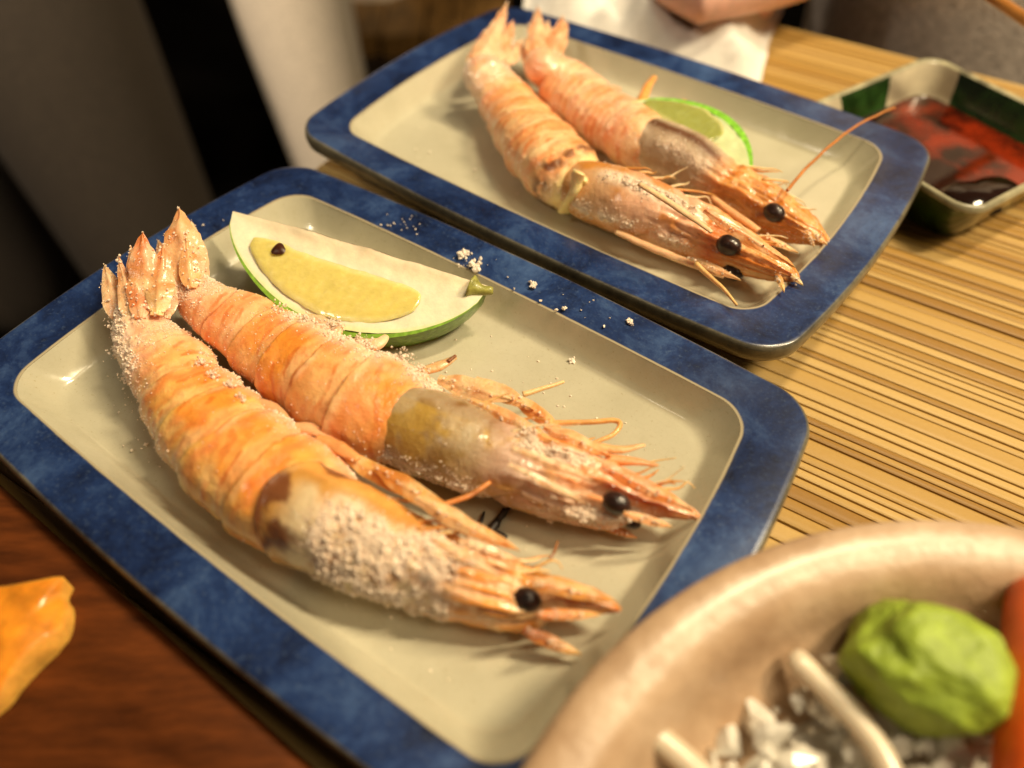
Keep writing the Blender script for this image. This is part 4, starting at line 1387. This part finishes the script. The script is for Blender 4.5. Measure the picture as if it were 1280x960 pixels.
for pth, r in (([(632, 638), (622, 652), (612, 664)], 4.0), ([(612, 656), (620, 664), (633, 672)], 3.2), ([(640, 632), (630, 645)], 2.2), ([(626, 672), (618, 668)], 4.0), ([(605, 640), (600, 660)], 1.6)):
    P_ = smooth_path(np.array([at(x, y, FLOOR_Z + .0015) for x, y in pth]), 9)
    P_ += 0.0008 * np.stack([fbm(P_, 300, q, 2) - 0.5 for q in (1, 2, 3)], 1)
    tube_mesh(mb, P_, r / F_PX * 0.29 * (0.6 + 0.8 * vnoise(P_, 500, 3)), 7)
o = mb.build('burnt_leg', M['char'], None)
tag(o, 'black burnt leg fragment on the plate between the two near prawns', 'burnt bit')

# ------------------------------------------------------------------ wooden tray and orange garnish at the lower left
TZ = 0.026
ta = at(0, 604, TZ)
tb = at(392, 957, TZ)
tu = nz((tb - ta) * np.array([1, 1, 0]))
tv = np.array([tu[1], -tu[0], 0])            # away from the plate, towards the camera's left
if tv @ np.array([-1, -1, 0]) < 0:
    tv = -tv
tray = thing('tray', ta, 'red-brown wooden tray with rounded edge beside the nearer plate', 'tray')
mb = MB()
prof = [(0.0, 0.0005)]
prof += [(0.0035 - 0.0035 * math.cos(t), TZ - 0.0035 + 0.0035 * math.sin(t)) for t in np.linspace(0, math.pi / 2, 6)]
prof += [(0.016, TZ + 0.0002), (0.019, TZ - 0.0006), (0.0225, TZ - 0.0016), (0.21, TZ - 0.0016), (0.21, 0.0005)]
us = np.linspace(-0.05, 0.30, 30)
V = []
for q in us:
    for (d, z) in prof:
        p = ta + tu * q + tv * d
        V.append((p[0], p[1], z))
mb.add(V, grid_faces(len(us), len(prof), False))
n_ = len(prof)
mb.add(V[:n_], [tuple(range(n_))])
mb.add(V[-n_:], [tuple(range(n_ - 1, -1, -1))])
mb.build('board', M['tray'], tray, smooth=False)
for p_ in tray.children[0].data.polygons:
    p_.use_smooth = True
mb = MB()
# leaf-cut slice: outline on the tray, 5 mm thick with a paler skin edge
zt = TZ + 0.006
ol = [(-70, 740), (0, 733), (40, 726), (79, 721), (78, 742), (86, 758), (79, 784), (60, 797), (34, 818), (12, 846), (-10, 880), (-60, 900)]
top = np.array([at(x, y, zt + 0.002 * math.sin(k)) for k, (x, y) in enumerate(ol)])
top = np.concatenate([smooth_path(np.concatenate([top, top[:1]]), 61)[:-1]])
bot = top.copy()
bot[:, 2] = TZ - 0.0012
cen = top.mean(0) + np.array([0, 0, 0.001])
inn = cen + (top - cen) * 0.90 + np.array([0, 0, 0.0010])
n_ = len(top)
Vv = np.concatenate([bot, top, inn, [cen + np.array([0, 0, 0.0015])]])
f = []
for r in range(2):
    f += [(r * n_ + j, r * n_ + (j + 1) % n_, (r + 1) * n_ + (j + 1) % n_, (r + 1) * n_ + j) for j in range(n_)]
f += [(2 * n_ + j, 2 * n_ + (j + 1) % n_, 3 * n_) for j in range(n_)]
cc = np.concatenate([np.tile([1.0, 1.9, 6.0], (n_, 1)), np.tile([1.0, 1.7, 5.0], (n_, 1)), np.tile([1, 1.25, 1.0], (n_, 1)), [[1, 1.3, 1.2]]])
mb.add(Vv, f, np.clip(cc, 0, 8))
o = mb.build('garnish_slice', M['garnish'], None)
tag(o, 'orange garnish slice with a pale edge lying on the red-brown tray', 'garnish')

# ------------------------------------------------------------------ stoneware bowl, lower right
BZ = RIM + 0.020
bc = np.array([0.10298, -0.01516, 0.0])
BR = 0.1193
bowl = thing('bowl', bc, 'thick rimmed beige stoneware bowl at the lower right corner', 'bowl')
mb = MB()
prof = [(0.0, 0.0006), (0.05, 0.0006), (0.054, 0.004), (0.072, 0.012), (0.090, 0.024), (0.104, BZ - 0.020), (0.1135, BZ - 0.010), (BR - 0.0012, BZ - 0.0045), (BR, BZ - 0.0012), (BR - 0.0018, BZ + 0.0008), (BR - 0.0055, BZ + 0.0014),
        (BR - 0.0110, BZ + 0.0006), (BR - 0.0150, BZ - 0.0016), (BR - 0.0180, BZ - 0.0060), (BR - 0.0215, BZ - 0.0130), (BR - 0.029, BZ - 0.0210), (BR - 0.042, BZ - 0.0300), (0.055, 0.016), (0.02, 0.013), (0.0, 0.013)]
prof = cat_rom(np.array(prof), np.linspace(0, len(prof) - 1, 70))
na = 128
th = np.linspace(0, 2 * np.pi, na, endpoint=False)
V = []
for (r, z) in prof:
    rr = r * (1 + 0.006 * np.sin(2 * th + 0.6) + 0.003 * np.sin(5 * th))
    V.append(np.stack([bc[0] + rr * np.cos(th), bc[1] + rr * np.sin(th), np.full(na, max(z, 0.0005)) + 0.0006 * np.sin(3 * th) * (z > 0.03)], 1))
mb.add(np.concatenate(V), grid_faces(len(prof), na))
mb.build('shell', M['bowl'], bowl)
# crushed ice filling the bowl
CZ = 0.035
mb = MB()
n = 1500
ang = RNG.random(n) * 2 * np.pi
rr = 0.090 * np.sqrt(RNG.random(n))
rb = np.linspace(0.001, 0.0915, 46)
tb_ = np.linspace(0, 2 * np.pi, 130, endpoint=False)
RB, TB = np.meshgrid(rb, tb_, indexing='ij')
Vb = np.stack([bc[0] + RB * np.cos(TB), bc[1] + RB * np.sin(TB), np.zeros_like(RB)], -1)
Vb[..., 2] = CZ - 0.006 + 0.010 * (fbm(Vb, 130, 5, 3) - 0.35) * sst(0.0915, 0.080, RB)
mb.add(Vb.reshape(-1, 3), grid_faces(46, 130))
P_ = np.stack([bc[0] + rr * np.cos(ang), bc[1] + rr * np.sin(ang), CZ - 0.003 + 0.010 * RNG.random(n)], 1)
grains(mb, P_, 0.0014 + 0.0030 * RNG.random(n) ** 2, (1, 1, 1), 0.1, 0.5)
o = mb.build('crushed_ice', M['ice'], None, smooth=False)
tag(o, 'glassy crushed ice heaped inside the beige bowl', 'ice', None, 'stuff')
for pts_, r, lab in (([(988, 818), (1030, 858), (1075, 905), (1105, 950), (1125, 1000)], 15, 'longer white radish strip on the ice beside the wasabi'),
                     ([(796, 904), (832, 930), (868, 962), (900, 1000)], 15, 'shorter white radish strip at the bowl wall, lower of the two')):
    mb = MB()
    P_ = smooth_path(np.array([at(x, y, CZ + 0.011 - 0.0006 * k) for k, (x, y) in enumerate(pts_)]), 26)
    tube_mesh(mb, P_, r / F_PX * 0.205 * np.concatenate([[0.55, 0.9], np.ones(24)]), 10, None, 0.75)
    o = mb.build('radish_strip', M['daikon'], None)
    tag(o, lab, 'radish strip', 'white radish strips in the bowl')
# wasabi: a pinched lump
wc = at(1158, 836, CZ + 0.015)
nu, nw = 100, 140
th = np.linspace(0.001, np.pi - 0.001, nu)
ph = np.linspace(0, 2 * np.pi, nw, endpoint=False)
q = np.stack([np.outer(np.sin(th), np.cos(ph)), np.outer(np.sin(th), np.sin(ph)), np.outer(np.cos(th), np.ones(nw))], -1)
qq = np.sign(q) * np.abs(q) ** 0.75
q = qq * (1 + 0.50 * (fbm(q, 1.3, 4, 2)[..., None] - 0.5) + 0.15 * (fbm(q, 2.6, 8, 2)[..., None] - 0.5) + 0.05 * (np.abs(fbm(q, 7.0, 18, 3)[..., None] - 0.5)))
q = q * np.array([0.0158, 0.0138, 0.0120])
q = q @ np.array([[math.cos(-.5), math.sin(-.5), 0], [-math.sin(-.5), math.cos(-.5), 0], [0, 0, 1]])
mb = MB()
mb.add((wc + q).reshape(-1, 3), grid_faces(nu, nw))
o = mb.build('wasabi', M['wasabi'], None)
tag(o, 'lump of bright green wasabi paste in the beige bowl', 'wasabi')
# orange red strip standing at the right of the wasabi
mb = MB()
P_ = [at(1272, 742, CZ + 0.016), at(1270, 800, CZ + 0.018), at(1266, 880, CZ + 0.020), at(1258, 980, CZ + 0.018), at(1250, 1050, CZ + 0.014)]
P_ = smooth_path(np.array(P_) + np.array([0.008, 0, 0]), 24)
cc = np.array([1.25, 2.2, 1.2]) * np.ones((24, 1))
tube_mesh(mb, P_, 0.0100 * np.concatenate([[0.6, 0.85], np.ones(22)]), 14, cc, 0.9)
o = mb.build('garnish_strip', M['red'], None)
tag(o, 'orange-red garnish strip standing right of the wasabi in the bowl', 'garnish')

# ------------------------------------------------------------------ square sauce dish, upper right
DH = 0.026
dF = at(1217, 268, DH)
dT = at(1165, 66, DH)
dc = (dF + dT) / 2
dh = (dT - dF) / 2
dp = np.array([dh[1], -dh[0], 0])
dish = thing('sauce_dish', (dc[0], dc[1], 0), 'square cream and dark green glazed dish of soy sauce at the upper right', 'dish')
dang = math.atan2(dh[1], dh[0])
hd = np.linalg.norm(dh[:2]) / math.sqrt(2)


def rsq(h, r, n=10, nc=7):
    P = []
    for k in range(4):
        a0 = k * math.pi / 2 + dang - math.pi / 4 - math.pi / 4 + math.pi / 4
        for t in np.linspace(0, 1, n, endpoint=False):
            x, y = h, -(h - r) + 2 * (h - r) * t
            P.append((x * math.cos(a0) - y * math.sin(a0), x * math.sin(a0) + y * math.cos(a0)))
        for t in np.linspace(0, math.pi / 2, nc, endpoint=False):
            x, y = h - r + r * math.cos(t), h - r + r * math.sin(t)
            P.append((x * math.cos(a0) - y * math.sin(a0), x * math.sin(a0) + y * math.cos(a0)))
    return np.array(P)


def dish_rings(defs):
    return np.concatenate([np.concatenate([rsq(h, r) + dc[:2], np.full((68, 1), z)], 1) for h, r, z in defs])


md = 68
dang0 = dang
mb = MB()
out = [(hd * 0.80, 0.010, 0.0006), (hd * 0.84, 0.012, 0.004), (hd * 0.93, 0.012, 0.014), (hd, 0.012, DH - 0.003)]
V = dish_rings(out)
f = grid_faces(len(out), md)
# outer wall: dark green with an olive side
mi = []
mb.v.append(V)
mb.c.append(np.ones((len(V), 3)))
mb.n = len(V)
for q in f:
    mb.f.append(q)
    j = q[0] % md
    mb.m.append(0 if (j // 17) in (1, 2) else 1)
mb.add(dish_rings([(hd * 0.80, 0.010, 0.0006)]), [tuple(range(md - 1, -1, -1))], None, 0)
mb.build('outer_wall', [M['green_glaze'], M['lipgreen']], dish)
mb = MB()
lip = [(hd, 0.012, DH - 0.003), (hd * 0.995, 0.012, DH - 0.0008), (hd * 0.97, 0.011, DH), (hd * 0.94, 0.010, DH - 0.0012)]
mb.add(dish_rings(lip), grid_faces(len(lip), md))
mb.build('rim', M['rimglaze'], dish)
mb = MB()
inn_ = [(hd * 0.94, 0.010, DH - 0.0012), (hd * 0.90, 0.010, DH - 0.006), (hd * 0.86, 0.010, 0.013), (hd * 0.82, 0.010, 0.0075), (hd * 0.74, 0.010, 0.0055), (hd * 0.4, 0.006, 0.005), (hd * 0.05, 0.0005, 0.005)]
V = dish_rings(inn_)
f = grid_faces(len(inn_), md)
mb.v.append(V)
mb.c.append(np.ones((len(V), 3)))
mb.n = len(V)
cen_of = [V[list(q)].mean(0) for q in f]
for q, c in zip(f, cen_of):
    mb.f.append(q)
    (pxx,), _ = (lambda a: (a[0], a[1]))(pix(c))
    g = 0
    if 1052 < pxx[0] < 1112 and pxx[1] < 150:
        g = 1
    if pxx[0] > 1192 and pxx[1] < 215:
        g = 1
    mb.m.append(g)
mb.build('inner_wall', [M['cream_glaze'], M['green_glaze']], dish)
# thin red sauce with a pool of soy
mb = MB()
q = rsq(hd * 0.838, 0.010) + dc[:2]
mb.add(np.concatenate([np.concatenate([q, np.full((md, 1), 0.0100)], 1), [[dc[0], dc[1], 0.0100]]]), [(j, (j + 1) % md, md) for j in range(md)])
o = mb.build('soy_sauce', M['sauce'], None)
tag(o, 'thin reddish soy sauce filling the square dish', 'sauce')
mb = MB()
sc_ = at(1228, 243, 0.0128)
th = np.linspace(0, 2 * np.pi, 30, endpoint=False)
rad = 0.0165 * (1 + 0.25 * np.sin(2 * th + 0.5) + 0.12 * np.sin(3 * th))
ring = np.stack([sc_[0] + rad * np.cos(th), sc_[1] + 0.85 * rad * np.sin(th), np.full(30, 0.0121)], 1)
ring2 = ring * 0.8 + np.array([sc_[0], sc_[1], 0.0121]) * 0.2
ring2[:, 2] = 0.0150
mb.add(np.concatenate([ring, ring2, [[sc_[0], sc_[1], 0.0165]]]), [(j, (j + 1) % 30, 30 + (j + 1) % 30, 30 + j) for j in range(30)] + [(30 + j, 30 + (j + 1) % 30, 60) for j in range(30)])
o = mb.build('dark_morsel', M['soy'], None)
tag(o, 'glossy black soaked morsel lying in the soy dish', 'food')

# ------------------------------------------------------------------ tissue, hand, people
mb = MB()
nx, ny = 70, 46
c00, c10, c11, c01 = at(655, -20, .001), at(965, 95, .001), at(1000, -70, .001), at(700, -120, .001)
c00, c10 = at(640, 45, .001), at(946, 110, .001)
u = np.linspace(0, 1, nx)
w = np.linspace(0, 1, ny)
Ug, Wg = np.meshgrid(u, w, indexing='ij')
Bp = (c00 * (1 - Ug)[..., None] + c10 * Ug[..., None]) * (1 - Wg)[..., None] + (c01 * (1 - Ug)[..., None] + c11 * Ug[..., None]) * Wg[..., None]
rid = np.abs(fbm(Bp, 22, 5, 3) - 0.5) * 2
edge = np.minimum.reduce([Ug, 1 - Ug, Wg * 1.5, (1 - Wg) * 1.5])
hgt = sst(0, 0.18, edge) * (0.030 * (1 - rid) ** 2 + 0.010 * fbm(Bp, 50, 8, 3)) + 0.001
Bp[..., 2] = hgt
Bp[..., 0] += 0.006 * (fbm(Bp, 30, 21, 2) - 0.5)
Bp[..., 1] += 0.010 * (fbm(Bp, 30, 22, 2) - 0.5)
top = Bp.reshape(-1, 3)
f = grid_faces(nx, ny, False)
mb.add(top, f)
mb.add(top - np.array([0, 0, 0.0006]), [t[::-1] for t in f])
o = mb.build('tissue', M['paper'], None)
tag(o, 'crumpled white tissue on the table behind the farther plate', 'tissue')


def skin_obj(name, verts, edges, radii, mat, parent=None, sub=2, root=0):
    o3 = np.array(parent.location) if parent is not None else np.zeros(3)
    me = bpy.data.meshes.new(name)
    me.from_pydata([tuple(np.asarray(q) - o3) for q in verts], edges, [])
    o = bpy.data.objects.new(name, me)
    COL.objects.link(o)
    o.parent = parent
    md_ = o.modifiers.new('skin', 'SKIN')
    md_.use_smooth_shade = True
    me.skin_vertices[0].data[root].use_root = True
    for k, r in enumerate(radii):
        me.skin_vertices[0].data[k].radius = (r, r) if not isinstance(r, tuple) else r
    s_ = o.modifiers.new('sub', 'SUBSURF')
    s_.levels = sub
    s_.render_levels = sub
    me.materials.append(mat)
    return o


# person across the table: grey top, forearm on the table, hand closed on the tissue
hb = at(950, 6, 0.036)
per = thing('person', (hb[0] + 0.2, hb[1] + 0.25, -0.70), 'person in a grey top beyond the far table edge, one hand closed over the tissue', 'person')
wr = hb + np.array([0.060, 0.085, 0.018])
V = [wr, hb + np.array([0.028, 0.040, 0.006]), hb + np.array([0.0, 0.006, 0.0])]
E_ = [(0, 1), (1, 2)]
R_ = [(0.026, 0.022), (0.034, 0.026), (0.036, 0.027)]
fd, fl_ = np.array([-0.25, 0.968, 0]), np.array([0.968, 0.25, 0])
for k in range(4):
    ox = -0.030 + k * 0.020
    ln = (0.92, 1.0, 0.95, 0.78)[k]
    up_ = np.array([0, 0, 1.0])
    b0 = hb + fl_ * ox * 0.7 + fd * 0.030 + up_ * 0.006
    j1 = hb + fl_ * ox + fd * 0.066 * ln + up_ * 0.006
    j2 = hb + fl_ * ox + fd * 0.072 * ln - up_ * 0.018
    j3 = hb + fl_ * ox + fd * 0.050 * ln - up_ * 0.028
    n0 = len(V)
    V += [b0, j1, j2, j3]
    E_ += [(2, n0), (n0, n0 + 1), (n0 + 1, n0 + 2), (n0 + 2, n0 + 3)]
    R_ += [0.012, 0.0105, 0.0095, 0.0085]
n0 = len(V)
V += [hb - fl_ * 0.026 + fd * 0.012, hb - fl_ * 0.040 + fd * 0.040, hb - fl_ * 0.026 + fd * 0.066 - np.array([0, 0, 0.010])]
E_ += [(2, n0), (n0, n0 + 1), (n0 + 1, n0 + 2)]
R_ += [0.014, 0.0115, 0.0095]
skin_obj('hand', V, E_, R_, M['skin'], per, 2)
el = at(1060, -10, 0.07) + np.array([0.05, 0.14, 0.02])
sh = el + np.array([0.06, 0.16, 0.30])
skin_obj('sleeve', [wr + np.array([-0.006, -0.010, 0.0]), wr + np.array([0.02, 0.02, 0.0]), (wr + el) / 2 + np.array([0, -0.01, 0]), el, sh], [(0, 1), (1, 2), (2, 3), (3, 4)], [0.036, 0.040, 0.048, 0.055, 0.062], M['grey_cloth'], per, 2)
tc = at(1262, 20, 0.02) + np.array([0.09, 0.12, 0])
skin_obj('top', [tc + np.array([0, 0, -0.28]), tc + np.array([0, 0, -0.1]), tc + np.array([0, 0.02, 0.10]), tc + np.array([0, 0.05, 0.32])], [(0, 1), (1, 2), (2, 3)], [(0.17, 0.12), (0.17, 0.125), (0.175, 0.13), (0.16, 0.11)], M['grey_cloth'], per, 2)
skin_obj('lap', [tc + np.array([0.02, 0.05, -0.26]), tc + np.array([-0.10, -0.10, -0.20]), tc + np.array([-0.13, -0.28, -0.22]), tc + np.array([-0.13, -0.30, -0.65]),
                 tc + np.array([0.14, -0.10, -0.20]), tc + np.array([0.16, -0.28, -0.22]), tc + np.array([0.16, -0.30, -0.65])],
         [(0, 1), (1, 2), (2, 3), (0, 4), (4, 5), (5, 6)], [0.12, 0.085, 0.075, 0.05, 0.085, 0.075, 0.05], M['brown_cloth'], per, 2)


def legs_person(label, mat, hip, knees, feet, rad):
    r = thing('person', (hip[0], hip[1], -0.70), label, 'person')
    hip = np.array(hip)
    V = [hip + np.array([0, 0, 0.12]), hip]
    E_ = [(0, 1)]
    R_ = [(rad * 1.5, rad * 1.2), (rad * 1.5, rad * 1.25)]
    for kn, ft in zip(knees, feet):
        n0 = len(V)
        kn, ft = np.array(kn), np.array(ft)
        V += [hip * 0.72 + kn * 0.28, kn, kn * 0.45 + ft * 0.55, ft]
        E_ += [(1, n0), (n0, n0 + 1), (n0 + 1, n0 + 2), (n0 + 2, n0 + 3)]
        R_ += [rad * 1.12, rad, rad * 0.82, rad * 0.72]
    skin_obj('trousers', V, E_, R_, mat, r, 2, 1)
    for ft in feet:
        ft = np.array(ft)
        skin_obj('shoe', [ft + np.array([0, 0.03, -0.01]), ft + np.array([0, -0.05, -0.03]), ft + np.array([0.0, -0.14, -0.04])], [(0, 1), (1, 2)], [0.045, 0.045, 0.032], M['shoe'], r, 2)
    return r


def ray(px, py, dist):
    d = FWD + (px - 640) / F_PX * RGT - (py - 480) / F_PX * UPV
    return CAM + d * dist


k1 = ray(0, -60, 0.80)
f1 = ray(90, 420, 0.86)
f1[2] = -0.66
legs_person('person in dark brown trousers standing nearest the left end of the table', M['brown_cloth'], (k1[0] - 0.10, k1[1] + 0.08, 0.12), [k1, k1 + np.array([-0.26, 0.10, 0])],
            [(k1[0] + 0.06, k1[1] - 0.05, -0.66), (k1[0] - 0.24, k1[1] + 0.05, -0.66)], 0.125)
k2 = ray(352, -40, 0.98)
legs_person('person in pale grey trousers standing between the dark trousers and the farther plate', M['pale_cloth'], (k2[0] + 0.03, k2[1] + 0.05, 0.25), [k2, k2 + np.array([0.05, 0.34, 0])],
            [(k2[0] + 0.05, k2[1] - 0.04, -0.66), (k2[0] + 0.07, k2[1] + 0.34, -0.66)], 0.082)
st_c = ray(500, 45, 1.20)
stool = thing('stool', (st_c[0], st_c[1] + 0.12, -0.70), 'brown wooden stool on the dark floor beyond the farther plate', 'stool')
zt_ = st_c[2]
mb = MB()
for k in range(5):
    add_box(mb, (st_c[0] - 0.16 + k * 0.066, st_c[1], zt_ - 0.035), (0.062, 0.01, 0), (0, 0.32, 0), (0, 0, 0.035))
mb.build('seat', M['stoolwood'], stool, smooth=False)
for dx in (-0.15, 0.12):
    for dy in (0.01, 0.27):
        mb = MB()
        add_box(mb, (st_c[0] + dx, st_c[1] + dy, -0.70), (0.04, 0, 0), (0, 0.04, 0), (0, 0, zt_ - 0.035 + 0.70))
        mb.build('leg', M['stoolwood'], stool, smooth=False)
# chopstick at the very corner
mb = MB()
P_ = np.array([at(1225, -14, 0.075), at(1300, 36, 0.050)])
P_ = P_[0] + (P_[1] - P_[0]) * np.linspace(-0.6, 1.6, 12)[:, None]
tube_mesh(mb, P_, np.linspace(0.0022, 0.0036, 12), 10)
o = mb.build('chopstick', M['stick'], None)
tag(o, 'brown lacquered chopstick at the upper right corner above the sauce dish', 'chopstick')
